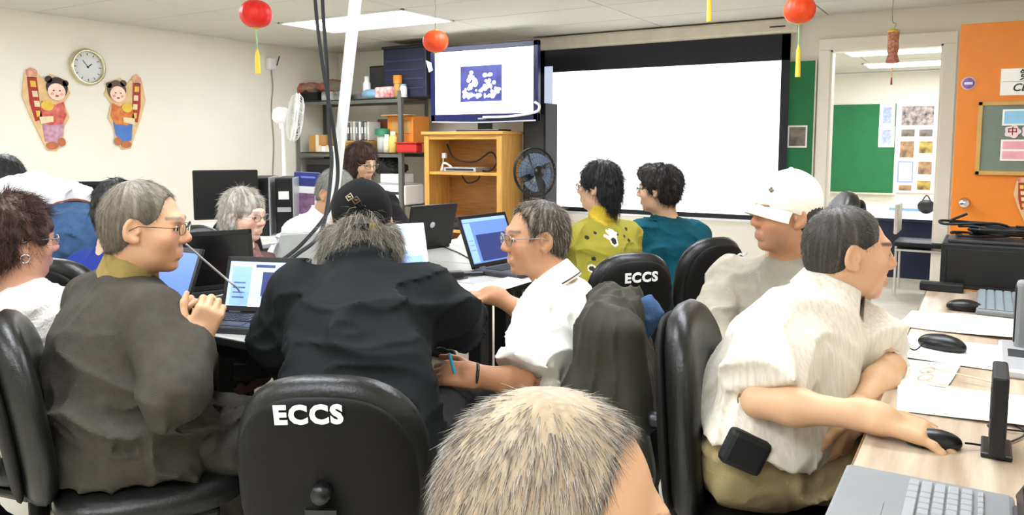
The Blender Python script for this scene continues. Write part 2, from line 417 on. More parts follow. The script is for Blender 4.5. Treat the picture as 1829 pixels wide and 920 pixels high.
def head_prims(h, jowl=1.0, nose=1.0, smile=0.0):
    P = [h.E((0, -.014, .030), (.074, .093, .085)), h.E((0, .028, -.028), (.061, .064, .085), k=.04), h.E((0, .030, -.070), (.052*jowl, .052, .040), k=.03),
         h.E((0, .070, -.098), (.022, .020, .016), k=.02), h.C((-.030, .083, .026), (.030, .083, .026), .012, .012, k=.02)]
    for sx in (-1, 1):
        P += [h.E((sx*.037, .060, -.026), (.027, .026, .024), k=.03), h.E((sx*.031, .100, .007), (.015, .014, .010), 's', .012),
              h.E((sx*.031, .0755, .0045), (.0165, .0150, .0125), k=.004), h.E((sx*.0115, .099, -.029), (.0085, .011, .0085), k=.007),
              h.E((sx*.0765, -.008, -.003), (.0085, .021, .033), k=.004, rz=sx*.45, rx=-.18), h.E((sx*.076, .003, -.028), (.007, .010, .011), k=.006), h.E((sx*.0855, -.004, .001), (.0085, .0125, .021), 's', .003, rz=sx*.45, rx=-.18), h.E((sx*.078, .008, -.006), (.006, .006, .010), k=.004)]
    P += [h.C((0, .086, .020), (0, .110*nose, -.022), .0080, .0115, k=.012), h.C((-.018, .0905+smile*.0, -.060+smile), (.018, .0905, -.060+smile), .0065, .0065, k=.010),
          h.C((-.015, .0905, -.071), (.015, .0905, -.071), .0075, .0075, k=.010), h.C((-.022, .101, -.0655+smile), (.022, .101, -.0655+smile), .0035, .0035, 's', .003)]
    return P
def skin_cols(h, V, base, brow=(60, 50, 45), lip=(176, 96, 86), stubble=0.0):
    L = h.loc(V); c = np.tile(sclin(base), (len(V), 1)); x = np.abs(L[:, 0]); y, z = L[:, 1], L[:, 2]
    m = np.clip(vnoise(L*30, 3)*.5+.5, 0, 1)[:, None]; c = c*(1-.10*m*np.array([.4, 1, 1.1]))
    def blend(w, col): nonlocal c; c = c*(1-w[:, None])+sclin(col)*w[:, None]
    g = lambda d, r: np.clip(1-d/r, 0, 1)
    blend(.45*g(np.hypot(x-.042, z+.03), .03)*(y > .03), (206, 128, 104))
    blend(.55*g(np.hypot(np.hypot(x, z+.03), y-.115), .03), (205, 122, 100))
    blend(.5*np.clip(g(np.abs(z+.066)/.011+np.maximum(x-.018, 0)/.008, 1.)*2, 0, 1)*(y > .07), lip)
    blend(.85*np.clip(g(np.abs(z-.0325+.25*(x-.03)**2*30)/.0055, 1)*2, 0, 1)*((x > .012) & (x < .05) & (y > .05)), brow)
    blend(.9*np.clip(g(np.abs(z-.003)/.0042, 1)*2.5, 0, 1)*((x > .019) & (x < .044) & (y > .068)), (45, 30, 26))
    if stubble: blend(stubble*g(np.maximum(-z-.05, 0)*0+np.abs(z+.08), .045)*(y > .02), (120, 105, 98))
    return c
def hand_prims(w, d, n, side, curl=.35, spread=.06, s=1.0, thumb=.5, k=.006):
    """w wrist, d pointing direction, n back-of-hand normal, side +1 when the thumb is on d x n side"""
    w = Vector(w); d = Vector(d).normalized(); n = Vector(n); n = (n-d*n.dot(d)).normalized(); l = d.cross(n)*side
    M = Matrix(((l.x, d.x, n.x), (l.y, d.y, n.y), (l.z, d.z, n.z)))
    P = [rbox(w+d*.048*s, (.041*s, .050*s, .0135*s), M, .013*s, k=.012), rcone(w-d*.02*s, w+d*.02*s, .026*s, .028*s, k=.02)]
    tips = []
    for i, (off, ln) in enumerate(((.029, .074), (.010, .083), (-.010, .077), (-.029, .060))):
        p = w+d*(.090 if i in (1, 2) else .084)*s+l*off*s; a = curl*.55; dirn = (d+l*spread*(1.5-i)/1.5).normalized()
        for sgi, fr in enumerate((.45, .31, .24)):
            ax = dirn.cross(n).normalized(); dd = (dirn*math.cos(a)-n*math.sin(a)).normalized(); q = p+dd*ln*fr*s
            r0 = (.0098, .0088, .0080)[sgi]*s; r1 = (.0088, .0080, .0068)[sgi]*s
            P.append(rcone(p, q, r0, r1, k=k*.7)); p = q; a += curl*(1.0 if sgi == 0 else .7)
        tips.append(p)
    p = w+d*.022*s+l*.030*s; dr = (d*.75+l*.75-n*.35*thumb).normalized()
    for ln, r0, r1 in ((.040, .015, .0115), (.032, .0112, .0100), (.026, .0098, .0075)):
        q = p+dr*ln*s; P.append(rcone(p, q, r0*s, r1*s, k=k)); p = q; dr = (dr*.8+d*.45-l*.12-n*.12*thumb).normalized()
    return P
def strands(V, Nn, dirf, n, length, rad, cols, seed=1, lift=.25, droop=.0, jit=.35, segs=3, curl=0.0):
    """n tapered three-sided hair strands rooted on a surface; dirf(P) gives the combing direction"""
    r = np.random.default_rng(seed); i = r.integers(0, len(V), n); P = V[i]; N_ = Nn[i]; D = dirf(P); D = D-N_*np.sum(D*N_, 1)[:, None]
    D /= np.linalg.norm(D, axis=1)[:, None]+1e-9
    D = D+r.normal(0, jit, D.shape)+N_*lift; D /= np.linalg.norm(D, axis=1)[:, None]
    L = length*r.uniform(.6, 1.25, n)[:, None]; rings = []; p = P-N_*.002; d = D
    s1 = np.cross(D, N_); s1 /= np.linalg.norm(s1, axis=1)[:, None]+1e-9; cd = r.normal(0, 1, D.shape)*curl
    for k in range(segs+1):
        rr = rad*(1-.85*k/segs); s2 = np.cross(d, s1)
        rings.append(np.stack([p+rr*(s1*math.cos(a)+s2*math.sin(a)) for a in (0, 2.094, 4.189)], 1))
        p = p+d*L/segs; d = d-N_*lift*.8/segs+np.array([0, 0, -droop])/segs+cd/segs; d /= np.linalg.norm(d, axis=1)[:, None]
    VV = np.stack(rings, 1).reshape(-1, 3); base = np.arange(n)*3*(segs+1); Q = []
    for k in range(segs):
        for a in range(3):
            b = (a+1) % 3; Q.append(np.stack([base+k*3+a, base+k*3+b, base+(k+1)*3+b, base+(k+1)*3+a], 1))
    C_ = np.array([sclin(c) for c in cols]); cc = C_[r.integers(0, len(C_), n)]*r.uniform(.75, 1.2, n)[:, None]
    return VV, np.concatenate(Q), np.repeat(cc, 3*(segs+1), 0)
def vnormals(V, Q):
    a = np.cross(V[Q[:, 2]]-V[Q[:, 0]], V[Q[:, 3]]-V[Q[:, 1]]); N_ = np.zeros_like(V)
    for k in range(4): np.add.at(N_, Q[:, k], a)
    return N_/(np.linalg.norm(N_, axis=1)[:, None]+1e-12)
def hair(h, prims, parent, cols, res=.004, n=3000, length=.03, rad=.0007, crown=(0, -.045, .105), lift=.2, droop=0., jit=.3, lock=.003, freq=60, flow=None, seed=2, curl=0., root=None, base=None, front=.05):
    """solid hair mass plus fine strands on it"""
    def disp(P):
        L = h.loc(P); q = L-np.array(crown); rr = np.hypot(q[:, 0], q[:, 1]); th = np.arctan2(q[:, 0], q[:, 1])
        s = np.stack([th*freq*.12, rr*0+L[:, 2]*freq*.25, rr*freq*.25], 1)
        return -lock*vnoise(s*np.array([2.2, 1, 1]), seed)-lock*.6*vnoise(L*freq, seed+5)
    V, Q = surf(prims, res*h.s, disp=disp); 
    if len(V) == 0: return None
    N_ = vnormals(V, Q); C_ = np.array([sclin(c) for c in cols]); L = h.loc(V)
    q_ = L-np.array(crown); st_ = np.stack([np.arctan2(q_[:, 0], q_[:, 1])*14, L[:, 2]*9, np.hypot(q_[:, 0], q_[:, 1])*9], 1); w = np.clip(.5+.55*vnoise(st_, seed+9), 0, .999); C_ = C_[np.argsort(C_.sum(1))]; wi = w*(len(C_)-1.001); k_ = wi.astype(int); fr_ = (wi-k_)[:, None]; cc = (C_[k_]*(1-fr_)+C_[k_+1]*fr_)*.9
    if base is not None: cc = np.tile(sclin(base), (len(V), 1))*(.8+.4*w[:, None])
    cr = A(h.p(*crown))
    fl = flow or (lambda P: P-cr+np.array([0, 0, -.02]))
    if n:
        ok_ = (L[:, 1] < front) | (L[:, 2] > .085); sel = np.nonzero(ok_ if root is None else ok_ & root(L))[0]
        sv, sq, scol = strands(V[sel], N_[sel], fl, n, length, rad, cols, seed, lift, droop, jit, curl=curl)
        Q = np.concatenate([Q, sq+len(V)]); V = np.concatenate([V, sv]); cc = np.concatenate([cc, scol])
    return link('hair', qmesh('hair', V, Q, HAIRM, cc), parent)
def cranium(h, g=.010, top=0.0):
    return [h.E((0, -.014, .030+top/2), (.074+g, .093+g, .085+g+top)), h.E((0, -.045, -.015), (.066+g, .055+g, .075+g), k=.03)]
def glasses(h, parent, m, rim=.0016, w=.021, hh=.015, y=.108, z=.004, temple=True, lens=True):
    mb = MB(); ys = y
    for sx in (-1, 1):
        mb.tube([(sx*.032+w*math.copysign(abs(math.cos(a))**.7, math.cos(a)), ys-abs(sx*.032+w*math.cos(a))*.12, z+hh*math.copysign(abs(math.sin(a))**.7, math.sin(a))) for a in [2*math.pi*i/20 for i in range(20)]], rim, 6, closed=True)
        if temple: mb.tube([(sx*(.032+w), ys-.006, z+.006), (sx*.077, ys-.03, z+.006), (sx*.082, .01, z+.004), (sx*.081, -.015, -.010+z)], rim, 6)
    mb.tube([(-.011, ys-.001, z+.003), (0, ys+.003, z+.005), (.011, ys-.001, z+.003)], rim, 6)
    mb.xf(h.M4()); g = mb.build('glasses', m, parent)
    if lens:
        for sx in (-1, 1):
            T = Matrix.Translation((sx*.032, ys-.004, z)) @ Matrix.Rotation(math.pi/2, 4, 'X')
            lm = MB().lathe([(0, -.0005), (w*.97, -.0005), (w*.97, .0005), (0, .0005)], 20, T @ Matrix.Diagonal((1, hh/w, 1, 1)), caps=False); lm.xf(h.M4()); lm.build('lens', LENS, g)
    return g
def fold_disp(amp, freq=9, seed=0, axis=None, st=.35, mask=None):
    ax = None if axis is None else A(Vector(axis).normalized())
    def f(P):
        q = P*freq
        if ax is not None: q = q-(q@ax)[:, None]*ax*(1-st)
        q = q+.6*np.stack([vnoise(q*.7+3, seed), vnoise(q*.7+7, seed+1), vnoise(q*.7+11, seed+2)], 1)
        k_ = amp if mask is None else amp*mask(P)
        return -k_*((1-np.abs(vnoise(q, seed+3)))**4*2.2-.8)-k_*.7*((1-np.abs(vnoise(q*2.1+5, seed+6)))**5-.3)
    return f
class Fig:
    """one person: joints in metres, then body mesh with hair and clothing as children"""
    def __init__(s, label, pel, neck, headc, face, facing, roll=0, hs=1.0, sh=.175, size=1.0, group=None, pitch=0, shup=(0, 0), lat=None):
        s.pel = Vector(pel); s.neck = Vector(neck); s.size = size
        s.t = Vector(facing); s.t.z = 0; s.t.normalize(); s.lat = s.t.cross(UP).normalized() if lat is None else Vector(lat).normalized()   # lat = the figure's right
        s.h = HeadFrame(headc, face, roll, hs*size); s.sp = (s.neck-s.pel); s.up = s.sp.normalized()
        s.R = {}; s.root = thing('person', label, 'person', (s.pel.x, s.pel.y, 0), group=group)
        s.inv = Matrix.Translation((-s.pel.x, -s.pel.y, 0))
        for sd, q in ((1, 'R'), (-1, 'L')):
            s.R['sh'+q] = s.neck+s.lat*sd*sh*size-s.up*.085*size+UP*shup[0 if q == 'L' else 1]
            s.R['hip'+q] = s.pel+s.lat*sd*.088*size
        s.hands = []; s.extra = []
    def legs(s, kn=.43, spread=.10, dirn=None, shin=.40, ank=.09, fwd=.0, floor=True):
        d = Vector(dirn) if dirn else s.t
        for sd, q in ((1, 'R'), (-1, 'L')):
            k = s.R['hip'+q]+d*kn*s.size+s.lat*sd*spread*.5; k.z = max(s.pel.z-.03, .42)
            s.R['kn'+q] = k; a = k+d*fwd; a.z = ank; s.R['an'+q] = a
        return s
    def arm(s, q, el, wr, hand_d=None, hand_n=None, curl=.4, thumb=.5, spread=.05, hsz=1.0):
        s.R['el'+q] = Vector(el); s.R['wr'+q] = Vector(wr)
        d = Vector(hand_d) if hand_d is not None else (s.R['wr'+q]-s.R['el'+q]); n = Vector(hand_n) if hand_n is not None else UP
        s.hands.append((q, d, n, curl, thumb, spread, hsz)); return s
    def torso(s, g=0.0, belly=0.0, hipw=0.0):
        z = s.size; u = s.up; f = u.cross(s.lat)*-1 if (u.cross(s.lat)).dot(s.t) < 0 else u.cross(s.lat)
        ch = s.pel+s.sp*.66; wa = s.pel+s.sp*.32
        P = [econe(s.pel, wa, (.150+hipw)*z+g, .110*z+g, (.140+belly*.5)*z+g, (.105+belly)*z+g, s.lat, k=.06),
             econe(wa+f*belly*.3, ch, (.138+belly*.5)*z+g, (.102+belly)*z+g, .160*z+g, .112*z+g, s.lat, k=.06)]
        P += [econe(ch, s.neck-u*.125*z, .156*z+g, .108*z+g, .128*z+g, .078*z+g, s.lat, k=.05)]
        for q in 'LR':
            sh = s.R['sh'+q]; P += [rcone(s.neck-u*.030*z, sh, .042*z+g*.6, .052*z+g*.9, k=.05)]
        return P
    def armp(s, q, g=0.0, fore=True, cut=None):
        z = s.size; P = [rcone(s.R['sh'+q], s.R['el'+q], .047*z+g, .035*z+g, k=.04)]
        if fore: P += [rcone(s.R['el'+q], s.R['el'+q]+(s.R['wr'+q]-s.R['el'+q])*.35, .035*z+g, .036*z+g, k=.03), rcone(s.R['el'+q]+(s.R['wr'+q]-s.R['el'+q])*.35, s.R['wr'+q], .036*z+g, .0245*z+g*.8, k=.03)]
        return P
    def legp(s, g=0.0, shin=True):
        P = []; z = s.size
        for q in 'LR':
            P.append(rcone(s.R['hip'+q], s.R['kn'+q], .085*z+g, .058*z+g, k=.05))
            if shin: P.append(rcone(s.R['kn'+q], s.R['an'+q], .056*z+g, .042*z+g, k=.04))
        return P
    def put(s, name, V, Q, m, cols=None, parent=None):
        o = link(name, qmesh(name, V-np.array([s.pel.x, s.pel.y, 0]), Q, m, cols), parent or s.root); return o
    def body(s, base, res=.010, hres=.0042, brow=(60, 50, 45), jowl=1.0, nose=1.0, smile=0., stubble=0., hand_res=.0042, neckr=.056, handcol=None, eyes=True, noseg=None, lip=(176, 96, 86)):
        h = s.h; HP = head_prims(h, jowl, nose, smile)+[rcone(h.p(0, -.022, -.05), s.neck-s.up*.03, neckr*s.size, (neckr+.006)*s.size, k=.035), rcone(s.neck-s.up*.02, s.pel+s.sp*.7, .06, .09, k=.04)]
        BP = s.torso(-.014)
        for q in 'LR':
            if 'el'+q in s.R: BP += s.armp(q)
        if 'knL' in s.R:
            BP += s.legp(-.012)
            for q in 'LR':
                a = s.R['an'+q]; BP += [rcone(a-Vector((0, 0, .03)), a+s.t*.13-Vector((0, 0, .045)), .038, .030, k=.03)]
        boxes = []; parts = []
        lo = A(h.c)-.20*h.s; hi = A(h.c)+.20*h.s; lo[2] = min(h.p(0, .09, -.125).z, h.p(0, 0, -.10).z)-.012
        V, Q = surf(HP+BP[:5], hres, lo, hi)
        # keep only the head side of the neck
        c = skin_cols(h, V, base, brow, lip, stubble); parts.append((V, Q, c)); boxes.append((lo, hi))
        ALL = HP+BP
        for (q, d, n, curl, thumb, spread, hsz) in s.hands:
            wr = s.R['wr'+q]; dn = Vector(d).normalized(); side = 1 if q == 'L' else -1
            HD = hand_prims(wr, dn, n, side, curl, spread, s.size*hsz, thumb)+s.armp(q)[1:]
            l2, h2 = bounds(HD[:-1], .012); pr_ = rcone(wr-dn*.05, wr, .04, .04)
            V, Q = surf(HD, hand_res, l2, h2); cc = np.tile(sclin(handcol or base), (len(V), 1))*(1-.12*np.clip(vnoise(V*35, 4)*.5+.5, 0, 1))[:, None]
            parts.append((V, Q, cc)); boxes.append((l2, h2))
        V, Q = surf(ALL, res); ctr = V[Q].mean(1); keep = np.ones(len(Q), bool)
        for lo_, hi_ in boxes: keep &= ~np.all((ctr > lo_+res*.8) & (ctr < hi_-res*.8), axis=1)
        V, Q = compact(V, Q, keep); parts.append((V, Q, np.tile(sclin(handcol or base), (len(V), 1))))
        o = 0; VV = []; QQ = []; CCs = []
        for V, Q, c in parts: VV.append(V); QQ.append(Q+o); CCs.append(c); o += len(V)
        b = s.put('body', np.concatenate(VV), np.concatenate(QQ), SKIN, np.concatenate(CCs)); s.bodyo = b
        if eyes:
            for sx in (-1, 1):
                e = MB().sphere((0, 0, 0), .0122, 14); e.xf(h.M4() @ Matrix.Translation((sx*.031, .0795, .0035))); e.xf(s.inv); eo = e.build('eye', EYEW, s.root)
                e = MB().sphere((0, 0, 0), (.0058, .0025, .0058), 12); e.xf(h.M4() @ Matrix.Translation((sx*.031, .0905, .0035))); e.xf(s.inv); e.build('iris', EYED, eo)
        return s
    def hairs(s, prims, cols, **kw):
        o = hair(s.h, prims, s.root, cols, **kw)
        if o: o.data.transform(s.inv)
        return o
    def specs(s, m, **kw):
        g = glasses(s.h, s.root, m, **kw); g.data.transform(s.inv)
        for c in g.children: c.data.transform(s.inv)
        return g
    def garment(s, name, prims, m, res=.008, disp=None, cols=None, label=None, post=None):
        lo, hi = bounds(prims); V, Q = surf(prims, res, lo, hi, disp)
        if post is not None: V, Q = post(V, Q)
        o = s.put(name, V, Q, m, cols(V) if cols else None)
        if label: o['label'] = label
        return o
    def trousers(s, m, g=.016, res=.011, amp=.006, seed=1):
        P = s.legp(g)+[econe(s.pel-s.up*.02, s.pel+s.sp*.22, .150*s.size+g, .112*s.size+g, .145*s.size+g, .11*s.size+g, s.lat, k=.06)]
        for q in 'LR':
            a = s.R['an'+q]; P.append(ccone(s.R['kn'+q]*.1+a*.9, a-UP*.02, .058, .062, k=.02))
        o = s.garment('trousers', P, m, res, fold_disp(amp, 11, seed)); return o
    def shoes(s, m):
        for q in 'LR':
            a = s.R['an'+q]; V, Q = surf([rcone(Vector((a.x, a.y, .045))-s.t*.05, Vector((a.x, a.y, .04))+s.t*.16, .044, .036, k=.02), half((0, 0, .004), (0, 0, -1))], .012)
            s.put('shoe', V, Q, m)
# ================================================================ the people
def top(s, name, m, g=.020, ga=.016, sleeve='long', frac=.62, hem=.03, belly=0.0, amp=.006, res=.008, seed=3, cols=None, collar=.0, cup=.03, extra=(), freq=9, label=None, axis=None, flare=.012, hipw=0.0, cut=None, st=.35, mask=None):
    z = s.size; P = s.torso(g, belly, hipw)
    P.append(econe(s.pel-s.up*hem, s.pel+s.sp*.25, (.152+hipw)*z+g, .114*z+g+belly*.5, .145*z+g, .11*z+g+belly*.6, s.lat, k=.05))
    for q in 'LR':
        if 'el'+q not in s.R: continue
        sh, el, wr = s.R['sh'+q], s.R['el'+q], s.R['wr'+q]
        if sleeve == 'long':
            P += [rcone(sh, el, .054*z+ga*1.2, .045*z+ga*1.1, k=.026), rcone(el, el+(wr-el)*.75, .044*z+ga, .034*z+ga, k=.03), ccone(el+(wr-el)*.70, el+(wr-el)*.97, .034*z+ga, .030*z+ga*.7, k=.015)]
        elif sleeve == 'short':
            P += [rcone(sh, sh+(el-sh)*.3, .056*z+ga, .056*z+ga, k=.045), ccone(sh+(el-sh)*.1, sh+(el-sh)*frac, .056*z+ga, .052*z+ga+flare, k=.03)]
    if collar: P.append(ccone(s.neck-s.up*.03, s.neck+(s.h.p(0, -.02, -.06)-s.neck)*1.0*cup/.06 if cup > .06 else s.neck+(s.h.p(0, -.02, -.05)-s.neck).normalized()*cup, .060*z+collar+.006, .056*z+collar, k=.02))
    P += list(extra)
    if cut: P += cut
    return s.garment(name, P, m, res, fold_disp(amp, freq, seed, axis, st, mask), cols, label)
def polo_collar(s, m, up=.050, trim=None, rad0=.057, base=0.0):
    """fold-over shirt collar open at the throat"""
    d = (s.h.p(0, -.02, -.06)-s.neck).normalized(); n = s.neck+d*base; f = s.t-d*s.t.dot(d); f.normalize(); r = s.lat; K = 30; rows = []
    for (dr, dz) in ((.000, .010), (.002, up), (.006, up+.004), (.011, up), (.028, .002), (.033, -.010), (.029, -.010), (.010, up-.012), (.006, .010), (.000, .010)):
        row = []
        for i in range(K+1):
            a = math.radians(-165+330*i/K); fl = (abs(a)/math.radians(165)); low = fl**2.5
            R_ = (rad0+dr)*s.size; p = n+d*(dz-.040*low*(1.0 if dz > .03 else .9))+(f*-math.cos(a)*R_+r*math.sin(a)*R_*1.08)
            if dr > .02: p = p-d*.030*fl**6+f*.008*fl**4
            row.append(p)
        rows.append(row)
    mb = MB().grid(rows); mb.xf(s.inv); o = mb.build('collar', m, s.root)
    if trim: t = MB().tube([p+d*.008 for p in rows[5]], .0022, 6); t.xf(s.inv); t.build('collar_trim', trim, o)
    return o
def mens(h, g=.010, face=(0, .122, -.03), fr=(.088, .078, .112), nape=-.066, tilt=.30, ear=True, top_=0.0):
    P = cranium(h, g, top_)+[h.E(face, fr, 's', .012), h.H((0, -.03, nape), (0, tilt, -1))]
    if ear:
        for sx in (-1, 1): P.append(h.E((sx*.086, .004, -.012), (.030, .024, .036), 's', .008))
    return P
SK_M = (200, 154, 118); SK_R = (192, 142, 106); SK_F = (220, 178, 146); SK_D = (196, 138, 104)
TR_DK = cloth_mat('dark_trousers', (46, 46, 46)); TR_GREY = cloth_mat('grey_trousers', (58, 55, 51), rough=.6); TR_KH = cloth_mat('khaki_trousers', (158, 142, 104)); SHOE = mat('shoe_leather', (24, 22, 22), .4)
JEANS = cloth_mat('blue_jeans', (58, 84, 118), var=.2)
METALF = mat('glasses_metal', (150, 145, 138), .25, metal=.9); DARKF = mat('glasses_dark', (30, 26, 26), .3)

def grey_sweater_man():
    s = Fig('grey haired man in grey wool sweater talking in profile, fist raised', W(212, 780, 2.10), W(220, 497, 2.14), W(258, 404, 2.10), heading(82, -6), heading(40), roll=0, hs=1.02, sh=.175)
    s.arm('R', W(318, 700, 1.90), W(349, 606, 2.0), hand_d=heading(75, 62), hand_n=heading(150, 10), curl=1.35, thumb=.9, hsz=.93)
    s.arm('L', W(330, 680, 2.3), W(338, 600, 2.12), hand_d=heading(100, 70), hand_n=heading(30), curl=1.35, thumb=.9, hsz=.93)
    s.legs(.37, .04, dirn=heading(70)); s.body(SK_M, jowl=1.05, smile=.003, brow=(120, 108, 96))
    top(s, 'sweater', cloth_mat('grey_wool', (70, 66, 59), var=.14, bump=.5, bscale=420), g=.030, ga=.026, hem=.10, amp=.019, res=.0075, seed=15, freq=6, mask=lambda P: np.clip((s.neck.z-.10-P[:, 2])/.22, .25, 1),
        extra=[ccone(s.R['elR']+(s.R['wrR']-s.R['elR'])*.82, s.R['elR']+(s.R['wrR']-s.R['elR'])*.98, .047, .045, k=.01), econe(s.pel-UP*.02-s.t*.03, s.pel+s.sp*.5-s.t*.02, .195, .165, .185, .145, s.lat, k=.06)]+[rcone(s.R['hip'+q], s.R['hip'+q]+(Vector(s.R['hip'+q])+heading(72)*.10-s.R['hip'+q]), .135, .125, k=.05) for q in 'LR']+[half(s.pel-UP*.085, -UP)])
    n = s.neck; d = (s.h.p(0, -.02, -.06)-n)
    c = s.garment('collar', [ccone(n-s.up*.045, n+d*.80, .088, .066, k=.02)], cloth_mat('olive_knit', (150, 130, 78)), .006, fold_disp(.004, 20, 2), label='olive roll collar')
    s.trousers(TR_GREY, amp=.014, g=.012); s.shoes(SHOE)
    s.hairs(mens(s.h, .006, (0, .112, .012), (.096, .074, .102), nape=-.060), [(92, 84, 72), (120, 111, 97), (74, 66, 56), (150, 141, 127)], n=11000, length=.020, rad=.0005, lift=.06, jit=.16, lock=.0014)
    s.specs(DARKF, rim=.0010)
    return s
def black_cap_man():
    s = Fig('man in black jacket and black baseball cap seen from behind', W(622, 800, 1.90), W(648, 478, 2.20), W(647, 400, 2.27), heading(-8, -12), heading(2), hs=1.0, sh=.180)
    s.arm('R', W(806, 570, 2.18), W(740, 540, 2.44), curl=.4); s.arm('L', W(505, 615, 2.22), W(565, 565, 2.46), curl=.4)
    s.legs(.40, .10, dirn=heading(14)); s.body(SK_R, res=.012, eyes=True)
    top(s, 'jacket', cloth_mat('black_nylon', (22, 25, 26), rough=.75, bump=.08), g=.020, ga=.028, hem=.10, amp=.015, res=.008, seed=23, collar=.020, cup=.040, freq=6.5, axis=CR, st=.45,
        extra=[econe(s.pel-UP*.05, s.pel+s.sp*.5, .175, .14, .18, .135, s.lat, k=.06),
               rcone(W(718, 640, 1.96), W(755, 850, 1.86), .055, .052, k=.08), rcone(W(755, 850, 1.86), W(785, 905, 1.86), .05, .03, k=.05)])
    s.trousers(TR_DK); s.shoes(SHOE); h = s.h
    HP = [h.E((0, -.062, -.058), (.082, .050, .050)), h.E((-.068, -.035, -.045), (.036, .045, .045), k=.03), h.E((.068, -.035, -.045), (.036, .045, .045), k=.03), h.E((0, -.095, -.02), (.045, .022, .05), k=.03),
          h.E((-.08, -.02, -.085), (.03, .03, .035), k=.03), h.E((.08, -.02, -.085), (.03, .03, .035), k=.03)]
    s.hairs(HP, [(128, 120, 106), (172, 164, 150), (92, 85, 74), (206, 198, 184), (58, 53, 47)], n=11000, length=.055, rad=.0005, lift=.20, jit=.28, droop=.75, lock=.010, freq=38, curl=.8)
    cap = cap_on(s, mat('cap_black', (15, 15, 16), .9, spec=.2, bump=.2, bscale=300), brim_dir=1)
    m = mat('cap_thread', (150, 132, 100), .6)
    def on(x, z): # a point on the back of the dome
        yy = -.012-.111*math.sqrt(max(0, 1-(x/.091)**2-((z-.034)/.101)**2)); return Vector((x, yy, z))
    for (x, z, c) in ((-.028, .062, (170, 155, 125)), (-.010, .052, (96, 70, 48))):
        p = on(x, z); nrm = Vector((x/.0083, (p.y+.012)/.0123, (z-.034)/.0102)).normalized(); e = MB(); t1 = nrm.cross(UP).normalized(); t2 = t1.cross(nrm)
        q = [p+nrm*.001+(t1*math.cos(a)+t2*math.sin(a))*.0115 for a in [math.pi/2*i+.15 for i in range(4)]]
        e.tube(q, .0017, 6, closed=True); e.tube([p+nrm*.001-t1*.004, p+nrm*.002+t1*.004], .0028, 6); e.xf(h.M4()); e.xf(s.inv); e.build('emblem', mat('emblem_%d' % c[0], c, .5), cap)
    st = MB(); K = 14
    rows = [[Vector((math.sin(a)*(.0895+o), -.012-math.cos(a)*(.1095+o), zz-.020)) for a in [math.radians(-34+68*i/K) for i in range(K+1)]] for o, zz in ((0, -.012), (.0025, -.012), (.0025, .008), (0, .008), (0, -.012))]
    st.grid(rows); st.xf(h.M4()); st.xf(s.inv); so = st.build('strap', MATS['cap_black'], cap)
    a = math.radians(22); b = MB().box((0, 0, 0), (.020, .004, .020), .001); b.xf(h.M4() @ Matrix.Translation((math.sin(a)*.093, -.012-math.cos(a)*.113, -.021)) @ Matrix.Rotation(a, 4, 'Z')); b.xf(s.inv)
    o = b.build('buckle', mat('brass', (176, 152, 90), .3, metal=.8), so); o['label'] = 'brass buckle'
    return s
def cap_on(s, m, brim_dir=1, opening=True, tall=0.0, dz=.0, brim_len=.075, brim_m=None, tilt=0.0):
    h = s.h; P = [h.E((0, -.012, .034+dz), (.086, .106, .096+tall)), h.H((0, 0, -.004+dz), (0, .22+tilt, -1), .004)]
    if opening: P.append(h.E((0, -.125, -.020+dz), (.036, .05, .034), 's', .003))
    V, Q = surf(P, .004, disp=lambda P_: -.0012*vnoise(P_*40, 3)); cap = s.put('cap', V, Q, m)
    rows = []
    for t in [i/8 for i in range(9)]:
        row = []
        for i in range(17):
            a = math.radians(-72+144*i/16); y0 = math.cos(a)*.106-.012; x0 = math.sin(a)*.086; ext = brim_len*math.cos(a*1.05)**.8 if abs(a*1.05) < math.pi/2 else 0
            row.append(Vector((x0*(1+.06*t), y0+ext*t, -.002+dz+(.22+tilt)*y0-.16*x0*x0/.09*t-.020*t*t)))
        rows.append(row)
    under = [[p-Vector((0, 0, .004)) for p in r] for r in rows]
    mb = MB(); mb.grid(rows); mb.grid([r[::-1] for r in under]); mb.grid([rows[-1], under[-1]]); mb.grid([[r[0] for r in under], [r[0] for r in rows]]); mb.grid([[r[-1] for r in rows], [r[-1] for r in under]])
    mb.xf(h.M4()); mb.xf(s.inv); mb.build('brim', brim_m or m, cap)
    b = MB().sphere((0, -.012, .131+dz+tall), (.008, .008, .004), 10); b.xf(h.M4()); b.xf(s.inv); b.build('button', m, cap)
    return cap
